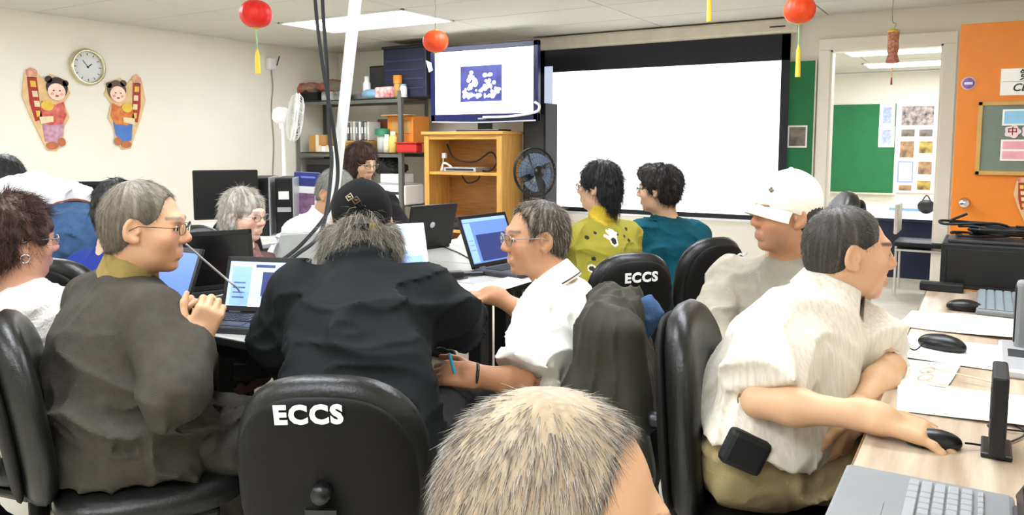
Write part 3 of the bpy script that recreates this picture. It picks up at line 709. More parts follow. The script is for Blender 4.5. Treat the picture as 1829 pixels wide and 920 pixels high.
def white_polo_man():
    s = Fig('man with glasses in white polo shirt leaning over his laptop, hand on a mouse', W(1012, 745, 2.44), W(992, 508, 2.50), W(957, 424, 2.5), heading(-108, -4), heading(-78), roll=0, hs=.98, sh=.175)
    s.arm('R', W(968, 575, 2.72), W(880, 527, 2.74), hand_d=heading(-92, -3), hand_n=UP, curl=.42); s.arm('L', W(938, 684, 2.22), W(850, 672, 2.20), hand_d=heading(-95, 8), hand_n=heading(-160, 50), curl=1.1, thumb=.9)
    s.legs(.42, .1, dirn=heading(-85)); s.body(SK_R, jowl=1.08, brow=(90, 76, 66), handcol=(182, 128, 92))
    WP = cloth_mat('white_polo', (244, 242, 234), var=.02, bump=.1)
    top(s, 'polo_shirt', WP, g=.026, ga=.022, sleeve='short', frac=.80, hem=.02, belly=.045, amp=.010, seed=31, freq=9, flare=.022)
    polo_collar(s, WP, trim=DARKF, base=.008); s.trousers(TR_DK); s.shoes(SHOE)
    w = MB(); wr, el = s.R['wrL'], s.R['elL']; d = (wr-el).normalized(); c = wr+d*.0
    a = d.orthogonal().normalized(); b = d.cross(a); w.tube([c+(a*math.cos(t)+b*math.sin(t))*.0335 for t in [2*math.pi*i/20 for i in range(20)]], .005, 6, closed=True); w.xf(s.inv); o = w.build('watch', DARKF, s.root)
    pw = W(813, 662, 2.18); tag(MB().tube([pw-UP*.03+CR*.005, pw+UP*.045-CR*.015, pw+UP*.05-CR*.016], [.0045, .0045, .002], 8).build('pen', mat('pen_cyan', (40, 170, 210), .35)), 'cyan pen held by the man in the polo shirt', 'pen')
    s.hairs(mens(s.h, .007, (0, .104, .022), (.098, .075, .100), nape=-.072, tilt=.2), [(44, 39, 34), (72, 64, 56), (196, 182, 160), (34, 30, 27), (104, 94, 80)], n=9500, length=.028, rad=.0006, lift=.08, jit=.18, lock=.0025)
    s.specs(METALF, rim=.0016, w=.024, hh=.018)
    return s
def yellow_woman():
    s = Fig('woman with short black hair in mustard sweater with hand print motif', W(1082, 560, 3.74), W(1072, 396, 3.84), W(1068, 334, 3.80), heading(-62, -2), heading(-22), hs=.97, sh=.150, size=.95)
    s.arm('L', W(1010, 490, 3.95), W(985, 500, 4.12)); s.arm('R', W(1124, 500, 3.78), W(1108, 540, 4.0)); s.legs(.40, .1); s.body(SK_F, res=.013, hres=.006)
    back = [(-.030, .115)]
    def cols(V):
        L = V-A(s.neck); x = L@A(s.lat); z = L[:, 2]; bk = (L@A(s.t)) < .02; c = np.tile(sclin((152, 142, 44)), (len(V), 1)); c *= (.92+.12*vnoise(V*25, 2))[:, None]
        def cap(ax, az, bx, bz, r): 
            ab = np.array([bx-ax, bz-az]); q = np.stack([x-ax, z-az], 1); t = np.clip(q@ab/(ab@ab+1e-9), 0, 1); return np.linalg.norm(q-t[:, None]*ab, axis=1)-r
        hx, hz = -.010, -.078
        def handd(g):
            d = cap(hx, hz-.002, hx, hz+.004, .017+g)
            for a_, l_ in ((-.95, .042), (-.35, .047), (-.05, .050), (.25, .047), (.60, .042)): d = np.minimum(d, cap(hx+.012*math.sin(a_), hz+.012*math.cos(a_), hx+l_*math.sin(a_), hz+l_*math.cos(a_), .0042+g))
            return d
        c[(handd(.003) < 0) & bk] = sclin((240, 236, 214)); c[(handd(-.004) < 0) & bk & (z < hz+.02)] = sclin((30, 28, 24))
        r = np.random.default_rng(4)
        for i, (px, pz, rr) in enumerate([(-.01, -.165, .013), (.060, -.06, .007), (.080, -.080, .009), (.09, -.03, .008), (-.085, -.040, .007), (.045, -.14, .007), (-.12, -.155, .010), (-.13, -.06, .010), (.11, -.17, .008), (-.05, -.25, .011), (-.10, -.25, .011), (-.13, -.2, .012), (.0, -.27, .010), (.06, -.26, .010), (-.06, -.155, .006), (.02, -.05, .006)]):
            d = np.hypot(x-px, (z-pz)); 
            if rr > .010: c[(d < rr+.006) & bk] = sclin((232, 226, 196))
            c[(d < rr) & bk] = sclin((34, 32, 26))
        return c
    top(s, 'sweater', mat('mustard_knit', (255, 255, 255), .85, var=.06, scale=60, bump=.3, bscale=300, vcol=True), g=.020, ga=.018, amp=.005, res=.0042, seed=5, cols=cols, hem=.05)
    n = s.neck; s.garment('collar', [ccone(n-s.up*.035, s.h.p(0, -.03, -.085), .072, .062, k=.02)], cloth_mat('mustard_collar', (206, 178, 58)), .006, fold_disp(.003, 25, 1), label='yellow roll neck collar')
    s.trousers(TR_DK, res=.016); s.shoes(SHOE); h = s.h
    HP = [h.E((0, -.018, .034), (.092, .112, .098)), h.E((0, -.06, -.03), (.084, .064, .085), k=.03), h.E((0, -.03, .095), (.06, .07, .04), k=.03), h.E((0, -.075, -.10), (.055, .035, .05), k=.03), h.E((0, .135, -.04), (.082, .085, .11), 's', .012)]
    s.hairs(HP, [(18, 17, 18), (28, 26, 27), (12, 11, 12), (48, 46, 48)], n=4200, length=.05, rad=.0009, lift=.15, jit=.25, droop=.3, lock=.005)
    s.specs(DARKF, rim=.002); return s
def teal_woman():
    s = Fig('woman with curly dark hair in plain teal sweater facing the screen', W(1203, 560, 4.22), W(1190, 394, 4.32), W(1176, 338, 4.27), heading(-66, -4), heading(-20), hs=.98, sh=.165, size=1.05)
    s.arm('L', W(1136, 480, 4.46), W(1128, 500, 4.6)); s.arm('R', W(1258, 500, 4.2), W(1230, 545, 4.36)); s.legs(.40, .1); s.body(SK_F, res=.013, hres=.006)
    top(s, 'sweater', cloth_mat('teal_knit', (16, 74, 88), var=.1), g=.032, ga=.026, amp=.010, res=.009, seed=6, hem=.05, collar=.010, cup=.03, extra=[econe(s.pel+s.sp*.3, s.pel+s.sp*.72, .195, .14, .195, .13, s.lat, k=.06)])
    s.trousers(TR_DK, res=.016); s.shoes(SHOE); h = s.h
    HP = [h.E((0, -.018, .036), (.096, .112, .098)), h.E((0, -.055, -.015), (.086, .066, .075), k=.03), h.E((0, .05, .09), (.06, .05, .04), k=.03), h.E((0, .140, -.045), (.084, .088, .112), 's', .012)]
    s.hairs(HP, [(30, 25, 23), (44, 37, 33), (20, 17, 16), (64, 56, 50)], n=4200, length=.035, rad=.0010, lift=.5, jit=.6, lock=.010, freq=45, curl=.9)
    s.specs(DARKF, rim=.002); return s
def white_cap_man():
    s = Fig('man in white baseball cap and beige crew neck sweater looking left', W(1405, 715, 2.62), W(1402, 472, 2.62), W(1404, 384, 2.55), heading(-98, 0), heading(-143), hs=1.0, sh=.175)
    s.arm('R', W(1268, 585, 2.58), W(1312, 655, 2.42), curl=.5); s.arm('L', W(1500, 620, 2.55), W(1430, 690, 2.40), curl=.5); s.legs(.42, .12, dirn=heading(-143)); s.body(SK_R, stubble=.3, jowl=.98, brow=(56, 46, 40), res=.012)
    top(s, 'sweater', cloth_mat('beige_wool', (158, 152, 136), var=.06, bump=.5, bscale=350), g=.034, ga=.026, amp=.008, seed=41, hem=.05, collar=.012, cup=.016, extra=[rcone(s.neck-s.up*.06, s.R['shR'], .075, .076, k=.05)])
    n = s.neck; d = (s.h.p(0, -.02, -.06)-n).normalized()
    s.garment('shirt_collar', [ccone(n-d*.02, n+d*.045, .074, .066, k=.02)], mat('checked_cotton', (206, 188, 158), .8, var=0, scale=90, col2=(168, 120, 92)), .006, fold_disp(.003, 30, 3), label='checked shirt collar')
    s.trousers(TR_DK, res=.014); s.shoes(SHOE)
    s.hairs(mens(s.h, .006, (0, .122, -.02), (.09, .082, .112), nape=-.060), [(40, 34, 30), (58, 50, 44), (84, 74, 66)], n=2500, length=.012, rad=.0006, lift=.1, lock=.0015)
    CW = mat('cap_white', (244, 240, 224), .8, var=.02, bump=.1, bscale=300); cap = cap_on(s, CW, opening=True, tall=.008, dz=.012, brim_len=.045, tilt=.04)
    e = MB()
    for dx, dz_ in ((-.010, 0), (0, .006), (.010, 0), (0, -.004)): e.sphere((dx-.045, .076+.0*dx, .085+dz_), (.006, .004, .004), 8)
    e.xf(s.h.M4()); e.xf(s.inv); o = e.build('emblem', mat('cap_emblem', (120, 110, 90), .6), cap); return s
def mouse_man():
    s = Fig('man in white short sleeved shirt working a mouse at the wooden desk', W(1345, 800, 1.90), W(1468, 545, 1.98), W(1514, 450, 2.0), heading(99, -3), heading(126), roll=0, hs=1.0, sh=.175)
    s.arm('R', W(1352, 718, 1.70), W(1560, 745, 1.54), hand_d=W(1690, 786, 1.475)-W(1560, 745, 1.54), hand_n=(0, -.10, 1), curl=.34, spread=.10); s.arm('L', W(1592, 655, 1.93), W(1528, 742, 1.77), hand_d=heading(-110, -62), hand_n=heading(120, 20), curl=.7)
    s.legs(.42, .12, dirn=heading(84)); s.body((208, 162, 124), jowl=1.02, brow=(50, 42, 38), handcol=(212, 168, 128), hand_res=.0035)
    WS = mat('cream_cotton', (226, 220, 206), .8, var=0, scale=120, col2=(206, 198, 180), stretch=(1, 1, .02), bump=.1, bscale=200, spec=.2)
    top(s, 'shirt', WS, g=.030, ga=.026, sleeve='short', frac=.86, hem=.05, belly=.02, hipw=.02, amp=.011, res=.007, seed=51, freq=7, cut=[half(W(1300, 778, 1.80), -UP-CR*.28)], flare=.020, axis=s.up, st=.5,
        extra=[econe(s.pel+s.sp*.02, s.pel+s.sp*.45, .200, .165, .180, .150, s.lat, k=.05)])
    polo_collar(s, WS, rad0=.068, up=.052, base=.058); s.trousers(TR_KH, amp=.010, res=.009); s.shoes(SHOE)
    p = W(1330, 806, 1.70); b = MB().box((0, 0, 0), (.095, .04, .080), .012); b.xf(Matrix.Translation(p) @ frame((0, 0, 0), heading(90), heading(0), UP) @ Matrix.Rotation(.42, 4, 'Y')); b.xf(s.inv); o = b.build('belt_pouch', mat('pouch_black', (20, 20, 22), .6, bump=.1), s.root); o['label'] = 'black belt pouch'
    pl = MB()
    f = s.up.cross(s.lat); f = f if f.dot(s.t) > 0 else -f
    s.hairs(mens(s.h, .0045, (0, .114, .0), (.090, .072, .108), nape=-.056, tilt=.28), [(50, 46, 42), (74, 69, 63), (124, 117, 108), (36, 33, 30)], n=12000, length=.011, rad=.0005, lift=.25, jit=.25, lock=.0010)
    return s
def front_man():
    s = Fig('back of a balding grey haired head close to the camera', W(960, 1500, .72), W(972, 1150, .74), W(988, 932, .725), heading(76, -14), heading(55), hs=1.04, sh=.18)
    s.arm('R', W(1150, 1900, .62), W(1300, 1800, .72)); s.arm('L', W(900, 1800, 1.0), W(1100, 1700, 1.05)); s.pel.z = .50; s.legs(.38, .1, dirn=heading(55)); s.body((214, 168, 130), hres=.0035, res=.013)
    top(s, 'shirt', cloth_mat('navy_shirt', (40, 44, 60)), g=.022, ga=.02, amp=.006, res=.012, seed=61, collar=.01)
    s.trousers(TR_DK, res=.016); s.shoes(SHOE); h = s.h
    GC = [(132, 126, 116), (170, 165, 155), (98, 92, 83), (200, 196, 187), (74, 68, 61)]
    P = mens(h, .0035, (.050, .078, .030), (.080, .070, .088), nape=-.085, tilt=.15)
    crown = (.0, -.035, .112)
    hair_root = lambda L: (RNG.random(len(L)) < np.clip((np.hypot(L[:, 0]*1.0, L[:, 1]+.035)-.016)/.030, .10, 1)) | (L[:, 2] < .07)
    s.hairs(P, GC, n=30000, length=.024, rad=.00036, lift=.07, jit=.14, lock=.0006, freq=40, crown=crown, root=hair_root, base=(172, 152, 126), res=.0045, front=.2)
    return s
def grey_woman():
    s = Fig('grey haired woman with glasses and a mauve scarf behind a black laptop', W(428, 640, 3.56), W(432, 458, 3.56), W(437, 384, 3.5), heading(112, -8), heading(112), hs=.97, sh=.155, size=.95)
    s.arm('R', W(440, 560, 3.35), W(440, 484, 3.25), hand_d=heading(80, 20), hand_n=UP, curl=.8); s.arm('L', W(500, 550, 3.6), W(480, 500, 3.35), curl=.8); s.legs(.40, .1); s.body((236, 196, 174), res=.013, hres=.005, brow=(170, 160, 150))
    top(s, 'cardigan', cloth_mat('mauve_knit', (120, 92, 86), var=.2), g=.024, ga=.02, amp=.006, res=.009, seed=71)
    sc = MB(); pts = bez([s.neck+s.lat*-.07+UP*.03, s.neck+s.t*.075+UP*.0, s.neck+s.t*.11+s.lat*.03-UP*.10, s.neck+s.t*.14+s.lat*.04-UP*.24, s.neck+s.t*.15+s.lat*.05-UP*.36], 16); sc.tube(pts, [.030]*6+[.036]*11, 10); pts = bez([s.neck+s.lat*.07+UP*.03, s.neck+s.t*.075+UP*.0, s.neck+s.t*.11-s.lat*.05-UP*.12, s.neck+s.t*.14-s.lat*.06-UP*.3], 14); sc.tube(pts, [.030]*6+[.036]*9, 10); sc.xf(s.inv)
    sc.build('scarf', mat('scarf_knit', (150, 112, 104), .9, var=0, scale=70, col2=(108, 70, 66), stretch=(1, 1, .3)), s.root)
    s.trousers(TR_DK, res=.016); s.shoes(SHOE); h = s.h
    HP = [h.E((0, -.018, .036), (.090, .112, .097)), h.E((0, -.06, -.02), (.086, .060, .075), k=.03), h.E((0, .135, -.035), (.080, .085, .110), 's', .012), h.E((-.07, -.03, -.05), (.03, .045, .045), k=.03), h.E((.07, -.03, -.05), (.03, .045, .045), k=.03)]
    s.hairs(HP, [(196, 190, 180), (222, 216, 206), (164, 156, 146), (140, 132, 122)], n=3500, length=.032, rad=.0009, lift=.10, jit=.25, lock=.006, curl=.5, droop=.3)
    s.specs(METALF, rim=.0018); return s
def leaning_man():
    s = Fig('grey haired man in white shirt bending forward behind the white pole', W(508, 520, 4.12), W(578, 392, 3.96), W(600, 345, 3.90), heading(125, -30), heading(100), hs=.98, sh=.17)
    s.arm('R', W(560, 500, 3.75), W(610, 500, 3.6)); s.arm('L', W(600, 480, 4.1), W(640, 500, 3.9)); s.legs(.42, .1, dirn=heading(120)); s.body(SK_M, res=.013, hres=.006)
    top(s, 'shirt', cloth_mat('white_shirt', (240, 242, 244), var=.02), g=.026, ga=.024, amp=.014, res=.008, seed=81, collar=.008)
    polo_collar(s, MATS['white_shirt']); s.trousers(TR_DK, res=.016); s.shoes(SHOE)
    s.hairs(mens(s.h, .009), [(130, 128, 122), (164, 160, 152), (100, 98, 94)], n=2500, length=.02, rad=.001, lock=.002); return s
def dark_top_woman():
    s = Fig('woman with brown bob and glasses in black top near the shelves', W(668, 530, 4.95), W(655, 342, 4.88), W(645, 290, 4.80), heading(128, -16), heading(130), hs=1.0, sh=.150, size=.95)
    s.arm('R', W(660, 440, 4.75), W(680, 420, 4.6)); s.arm('L', W(720, 420, 4.75), W(700, 430, 4.6)); s.legs(.40, .1); s.body(SK_F, res=.014, hres=.006, lip=(180, 80, 76))
    top(s, 'black_top', cloth_mat('black_knit', (28, 26, 30)), g=.026, ga=.022, amp=.006, res=.010, seed=91, collar=.014, cup=.04); s.trousers(TR_DK, res=.016); s.shoes(SHOE); h = s.h
    HP = [h.E((0, -.012, .038), (.092, .110, .096)), h.E((-.066, -.005, -.03), (.032, .060, .085), k=.03), h.E((.066, -.005, -.03), (.032, .060, .085), k=.03), h.E((0, -.06, -.04), (.08, .05, .09), k=.03), h.E((0, .125, -.035), (.066, .085, .085), 's', .010)]
    s.hairs(HP, [(62, 38, 28), (84, 52, 38), (44, 28, 22)], n=2600, length=.05, rad=.0011, lift=.1, droop=.4, lock=.005)
    s.specs(METALF, rim=.0022); return s
def knit_woman():
    s = Fig('woman with brown hair and drop earring in white knit top at left edge', W(38, 760, 2.28), W(30, 512, 2.32), W(30, 430, 2.30), heading(42, -4), heading(20), hs=.98, sh=.155, size=.96)
    s.arm('R', W(95, 655, 2.28), W(110, 640, 2.5)); s.arm('L', W(0, 640, 2.5), W(60, 640, 2.7)); s.legs(.40, .1); s.body((200, 150, 120), res=.012)
    top(s, 'knit_top', cloth_mat('white_knit', (228, 222, 214), var=.05, bump=.7, bscale=160), g=.024, ga=.022, amp=.009, res=.008, seed=101, collar=.006, cup=.012); s.trousers(TR_DK, res=.016); s.shoes(SHOE); h = s.h
    HP = [h.E((0, -.018, .036), (.094, .116, .100)), h.E((0, -.06, -.02), (.090, .066, .085), k=.03), h.E((0, -.01, .10), (.06, .07, .045), k=.03), h.E((0, .130, -.045), (.082, .082, .112), 's', .012), h.E((.085, .012, -.03), (.03, .03, .05), 's', .01), h.E((-.085, .012, -.03), (.03, .03, .05), 's', .01)]
    s.hairs(HP, [(52, 32, 26), (72, 44, 34), (34, 22, 20), (92, 62, 50)], n=7500, length=.040, rad=.0008, lift=.22, jit=.32, lock=.009, freq=40, curl=.5)
    s.specs(METALF, rim=.0016)
    e = MB().tube([h.p(.080, .0, -.036)+(h.f*math.cos(a)+h.u*math.sin(a))*.012-h.u*.012 for a in [2*math.pi*i/16 for i in range(16)]], .0022, 6, closed=True); e.xf(s.inv); e.build('earring', CHROME, s.root); return s
def bending_man():
    hip = W(146, 424, 3.40); s = Fig('person in white shirt and jeans bending over at the left, back turned', hip, W(30, 362, 3.72), W(8, 322, 3.86), heading(-60, -35), heading(-45), hs=.98, sh=.17, lat=heading(35))
    s.arm('R', W(20, 430, 3.75), W(-10, 470, 3.7)); s.arm('L', W(-60, 420, 3.55), W(-80, 470, 3.7))
    for q, sd in (('R', 1), ('L', -1)): s.R['kn'+q] = s.R['hip'+q]*1+Vector((0, 0, -.43))+heading(-90)*.02; s.R['an'+q] = Vector((s.R['kn'+q].x, s.R['kn'+q].y, .09))+heading(90)*.03
    s.body(SK_M, res=.013, hres=.006)
    top(s, 'shirt', MATS['white_shirt'], g=.034, ga=.028, amp=.012, res=.009, seed=111, hem=-.10, cut=[half(s.pel+s.sp*.19, -s.up)], extra=[econe(s.pel+s.sp*.25+UP*.03, s.pel+s.sp*.75+UP*.035, .17, .155, .17, .15, s.lat, k=.06)])
    s.trousers(JEANS, g=.020, amp=.008); s.shoes(SHOE)
    b = MB(); u = s.up; n = u.cross(s.lat); c = s.pel+s.sp*.20
    rows = [[c+u*o+(s.lat*math.cos(a)*(.172+e)+n*math.sin(a)*(.138+e)) for a in [2*math.pi*i/32 for i in range(32)]] for o, e in ((-.02, 0), (-.02, .006), (.02, .006), (.02, 0), (-.02, 0))]
    b.grid(rows, closed=True); b.xf(s.inv); o = b.build('belt', mat('brown_leather', (120, 62, 40), .45), s.root)
    s.hairs(mens(s.h, .012), [(24, 22, 22), (36, 33, 32)], n=1500, length=.025, rad=.001, lock=.003); return s
def blue_person():
    s = Fig('dark haired person in royal blue top behind the grey haired man', W(212, 640, 2.86), W(203, 448, 2.86), W(212, 376, 2.86), heading(-10, -8), heading(20), hs=.96, sh=.15, size=.93)
    s.arm('L', W(150, 540, 2.92), W(180, 530, 3.1)); s.arm('R', W(235, 550, 2.86), W(225, 540, 3.05)); s.legs(.38, .1); s.body(SK_F, res=.014, hres=.006)
    top(s, 'blue_top', cloth_mat('royal_blue', (38, 54, 128)), g=.02, ga=.018, amp=.006, res=.010, seed=121, collar=.006); s.trousers(TR_DK, res=.016); s.shoes(SHOE); h = s.h
    HP = [h.E((0, -.018, .034), (.090, .110, .096)), h.E((0, -.06, -.02), (.084, .060, .075), k=.03), h.E((0, .135, -.04), (.080, .085, .11), 's', .012)]
    s.hairs(HP, [(22, 20, 22), (34, 31, 32)], n=2500, length=.03, rad=.001, lift=.03, jit=.12, droop=.3, lock=.004); return s
PEOPLE = [grey_sweater_man, black_cap_man, white_polo_man, yellow_woman, teal_woman, white_cap_man, mouse_man, front_man, grey_woman, leaning_man, dark_top_woman, knit_woman, bending_man, blue_person]
import time as _t
FIGS = []
for fn in PEOPLE:
    t0 = _t.time(); f_ = fn(); FIGS.append(f_)
    R_ = f_.R; print(fn.__name__, '%.1fs' % (_t.time()-t0), 'spine %.2f' % f_.sp.length, 'neck-head %.2f' % (f_.h.c-f_.neck).length, {q: ('%.2f %.2f' % ((R_['sh'+q]-R_['el'+q]).length, (R_['el'+q]-R_['wr'+q]).length)) for q in 'LR' if 'el'+q in R_}, 'pelz %.2f' % f_.pel.z, 'neckz %.2f'%f_.neck.z)
# ================================================================ furniture: office chairs
LETTER = mat('white_lettering', (240, 240, 236), .6, var=.02)
def pad(w, h, t, bend=0.0, e=3.2, n=44, taper=0.0):
    """cushion: rounded outline in xz (z from 0 to h), thickness along y"""
    mb = MB(); prof = [(0.001, .5), (.5, .5), (.78, .47), (.90, .38), (.97, .22), (1, 0), (.97, -.22), (.90, -.38), (.78, -.47), (.5, -.5), (.001, -.5)]; rows = []
    for k, yy in prof:
        row = []
        for i in range(n):
            a = 2*math.pi*i/n; c, s = math.cos(a), math.sin(a)
            x = w/2*math.copysign(abs(c)**(2/e), c)*k; z = h/2*math.copysign(abs(s)**(2/e), s)*k
            x *= 1-taper*(z/h+.5); row.append((x, yy*t+bend*(x/(w/2))**2, z+h/2))
        rows.append(row)
    return mb.grid(rows, closed=True)
def office_chair(label, pos, facing, seat_z=.475, back_h=.45, back_w=.41, back_gap=.03, letters=False, tilt=8, scale=1.0, back_base=None, lx=0.0, lsize=.058, seat_d=.44, lh=.79):
    """pos = floor point under the seat centre"""
    f = Vector(facing); f.z = 0; f.normalize(); r = f.cross(UP)
    t = thing('office_chair', label, 'chair', M=frame((pos[0], pos[1], 0), r, f, UP), group='black office chairs')
    sm = pad(.47, seat_d, .095, e=3.4); sm.xf(Matrix.Translation((0, .02-seat_d/2, seat_z-.045)) @ Matrix.Rotation(math.radians(-90), 4, 'X') @ Matrix.Scale(-1, 4, (0, 1, 0)) ); 
    sm.f = [q[::-1] for q in sm.f]; sm.build('seat', LEATHER, t)
    u = MB().box((0, 0, seat_z-.105), (.36, .34, .03), .012); u.build('seat_pan', BLACKP, t)
    zb = seat_z+back_gap if back_base is None else back_base
    B = Matrix.Translation((0, -.235, zb)) @ Matrix.Rotation(math.radians(tilt), 4, 'X')
    b = pad(back_w, back_h, .085, .035, 2.6, taper=.04); b.xf(B); bo = b.build('backrest', LEATHER, t)
    s_ = pad(back_w*.90, back_h*.90, .030, .028, 2.6, taper=.04); s_.xf(B @ Matrix.Translation((0, -.048, back_h*.045))); so = s_.build('back_shell', SHELL, t)
    bar = MB(); y0 = -.235-.075
    rows = []
    pts = bez([(0, -.10, seat_z-.11), (0, -.26, seat_z-.12), (0, y0-.03, seat_z-.06), (0, y0-.022, zb+.10), (0, y0-.040, zb+.195)], 14)
    for k, p in enumerate(pts):
        q = pts[min(k+1, 14)]-pts[max(k-1, 0)]; n = Vector((1, 0, 0)).cross(q).normalized(); rows.append([p+Vector((-.032, 0, 0))+n*.004, p+Vector((.032, 0, 0))+n*.004, p+Vector((.032, 0, 0))-n*.004, p+Vector((-.032, 0, 0))-n*.004])
    bar.grid(rows, smooth=False, closed=True); bar._add(rows[-1], [(0, 1, 2, 3)]); bar._add(rows[0], [(3, 2, 1, 0)]); bar.build('back_bar', BLACKP, t)
    kn = MB().lathe([(0, .03), (.018, .028), (.022, .015), (.022, 0)], 14, Matrix.Translation((0, y0-.022, zb+.225)) @ Matrix.Rotation(math.radians(90), 4, 'X')); kn.build('adjust_knob', BLACKP, t)
    MB().tube([(0, 0, .09), (0, 0, .26), (0, 0, .261), (0, 0, seat_z-.11)], [.028, .028, .016, .016], 14).build('gas_lift', BLACKP, t)
    for k in range(5):
        a = 2*math.pi*k/5+.3; d = Vector((math.cos(a), math.sin(a), 0)); l = MB().tube([d*.02+UP*.105, d*.16+UP*.10, d*.29+UP*.078], [.026, .022, .015], 8); lo_ = l.build('leg', BLACKP, t)
        c = MB(); 
        for sg in (-1, 1):
            T = Matrix.Translation(d*.29+Vector((-d.y, d.x, 0))*.012*sg+UP*.028) @ frame((0, 0, 0), d, UP, Vector((-d.y, d.x, 0))*-1); c.lathe([(0, -.008), (.024, -.008), (.028, -.004), (.028, .004), (.024, .008), (0, .008)], 14, T)
        c.tube([d*.29+UP*.03, d*.29+UP*.075], .007, 6); c.build('caster', BLACKP, lo_)
    if letters:
        me = text_mesh('lettering', 'ECCS', lsize, LETTER, .0012, bold=.0026*lsize/.058, space=1.14)
        o = link('lettering', me, so); yb = -.048-.018
        M = B @ Matrix.Translation((lx, yb+.001, back_h*lh)) @ frame((0, 0, 0), Vector((1, 0, 0)), Vector((0, 0, 1)), Vector((0, -1, 0))) @ Matrix.Rotation(.03, 4, 'Z')
        me.transform(M); o['label'] = 'white ECCS lettering'
    return t
def chair_from_back(label, px, py, d, deg, **kw):
    """place a chair by the centre of its backrest"""
    f = heading(deg); p = W(px, py, d)+f*.27; return office_chair(label, (p.x, p.y), f, **kw)
def chair_under(label, fig, deg=None, back=.02, **kw):
    f = fig.t if deg is None else heading(deg); p = fig.pel+f*(.06-back); return office_chair(label, (p.x, p.y), f, **kw)
chair_from_back('black chair back with large white lettering in the foreground, man in black jacket on it', 590, 790, 1.64, 2, letters=True, lx=-.020, lsize=.054, lh=.875, seat_z=.47, back_w=.43, back_h=.46, back_base=.385)
chair_from_back('black leather chair of the man in the grey sweater', 42, 715, 1.98, 62, back_h=.50, seat_z=.45, back_base=.40, seat_d=.48)
chair_from_back('black leather chair of the man with the mouse at the wooden desk', 1222, 705, 1.95, 116, back_h=.54, back_base=.385, seat_z=.46, tilt=4, seat_d=.48)
chair_from_back('black lettered chair behind the woman in the mustard sweater', 1128, 530, 3.40, -14, letters=True, seat_z=.46, back_base=.40, lx=.01)
chair_from_back('black lettered chair behind the person in the teal sweater', 1272, 505, 3.78, -28, letters=True, seat_z=.47, back_base=.42, lx=.07)
chair_from_back('tall black chair showing behind the head of the man with the mouse', 1497, 462, 3.25, -80, seat_z=.58, back_h=.52, back_base=.60)
chair_under('black chair under the man in the white cap', FIGS[5], -143, seat_z=.46, back_base=.40)
JCH = chair_from_back('black chair with a dark jacket hung over its back', 1092, 660, 2.28, -82, seat_z=.43, back_base=.40)
chair_under('black chair of the woman in white knit at the left edge', FIGS[11], seat_z=.46)
chair_under('black chair of the person in royal blue', FIGS[13], seat_z=.46)
chair_under('black chair under the grey haired woman with the scarf', FIGS[8], seat_z=.46)
chair_under('dark chair of the man in white shirt bending forward', FIGS[9], 100, seat_z=.46, back=.06)
chair_under('black chair of the woman in black top', FIGS[10], seat_z=.50)
chair_under('chair under the balding man in front', FIGS[7], 55, seat_z=.42, back_base=.36, back_h=.40)
# ---------------------------------------------------------------- dark jacket hung on the chair
def hung_jacket():
    M = JCH.matrix_world if False else None
    f = heading(-82); r = f.cross(UP); c = W(1092, 660, 2.28); root = thing('hung_jacket', 'dark olive grey jacket hanging over a chair back', 'jacket', (c.x, c.y, .4))
    base = Vector((c.x, c.y, 0)); Mx = Matrix(((r.x, f.x, 0), (r.y, f.y, 0), (r.z, f.z, 1)))
    P = [rbox(base+UP*.70, (.215, .085, .175), Mx, .08, k=.05), econe(base+UP*.62-f*.03, base+UP*.46-f*.05, .225, .10, .235, .115, r, k=.06), rbox(base+UP*.56+f*.02, (.20, .10, .12), Mx, .06, k=.05)]
    P += [rcone(base+UP*.80+r*.17-f*.03, base+UP*.52+r*.22-f*.08, .06, .05, k=.05), rcone(base+UP*.80-r*.17-f*.03, base+UP*.50-r*.22-f*.08, .06, .05, k=.05)]
    V, Q = surf(P, .008, disp=fold_disp(.013, 9, 77, UP, .18)); V -= np.array([c.x, c.y, .4])
    link('fabric', qmesh('fabric', V, Q, cloth_mat('olive_black_nylon', (58, 56, 48), rough=.6, bump=.06)), root)
hung_jacket()
dj = W(1134, 566, 2.40); V, Q = surf([rcone(dj-CR*.02-UP*.06, dj+CR*.04+UP*.02, .052, .045, k=.03), rcone(dj-UP*.06-CR*.02, dj-UP*.25-CR*.05, .05, .05, k=.03)], .009, disp=fold_disp(.006, 14, 3))
tag(link('denim_jacket', qmesh('denim_jacket', V, Q, JEANS)), 'bit of blue denim garment between two black chairs', 'garment')
# ================================================================ tables
TBZ = .74
def table(label, x0, x1, y0, y1, z=TBZ, topm=TABLET, legm=BLACKM, apron=True, group=None, edge=None):
    t = thing('table', label, 'table', ((x0+x1)/2, (y0+y1)/2, 0), group=group); w, d = x1-x0, y1-y0
    tp = MB().box((0, 0, z-.014), (w-.004, d-.004, .028), .006).build('tabletop', topm, t)
    e = MB()
    for sx in (-1, 1): e.box((sx*(w/2-.004), 0, z-.015), (.010, d-.002, .024), .003)
    for sy in (-1, 1): e.box((0, sy*(d/2-.004), z-.015), (w-.002, .010, .024), .003)
    e.build('edge_band', edge or legm, tp)
    if apron:
        for sy in (-1, 1): MB().box((0, sy*(d/2-.06), z-.055), (w-.16, .02, .05), .003).build('apron', legm, t)
    for sx in (-1, 1):
        for sy in (-1, 1): MB().box((sx*(w/2-.07), sy*(d/2-.07), (z-.03)/2), (.06, .06, z-.03), .004).build('leg', legm, t)
    return t
table('grey topped dark table at the near left where the grey sweater man sits', -2.60, -1.63, 1.50, 2.62, group='central work tables')
table('grey topped dark table in the middle of the room between the laptops', -2.66, -1.60, 2.625, 3.05, group='central work tables')
table('grey topped table at the far end of the centre row', -2.72, -1.98, 3.055, 4.55, group='central work tables')
WHT = mat('white_laminate', (240, 238, 228), .4, var=.02)
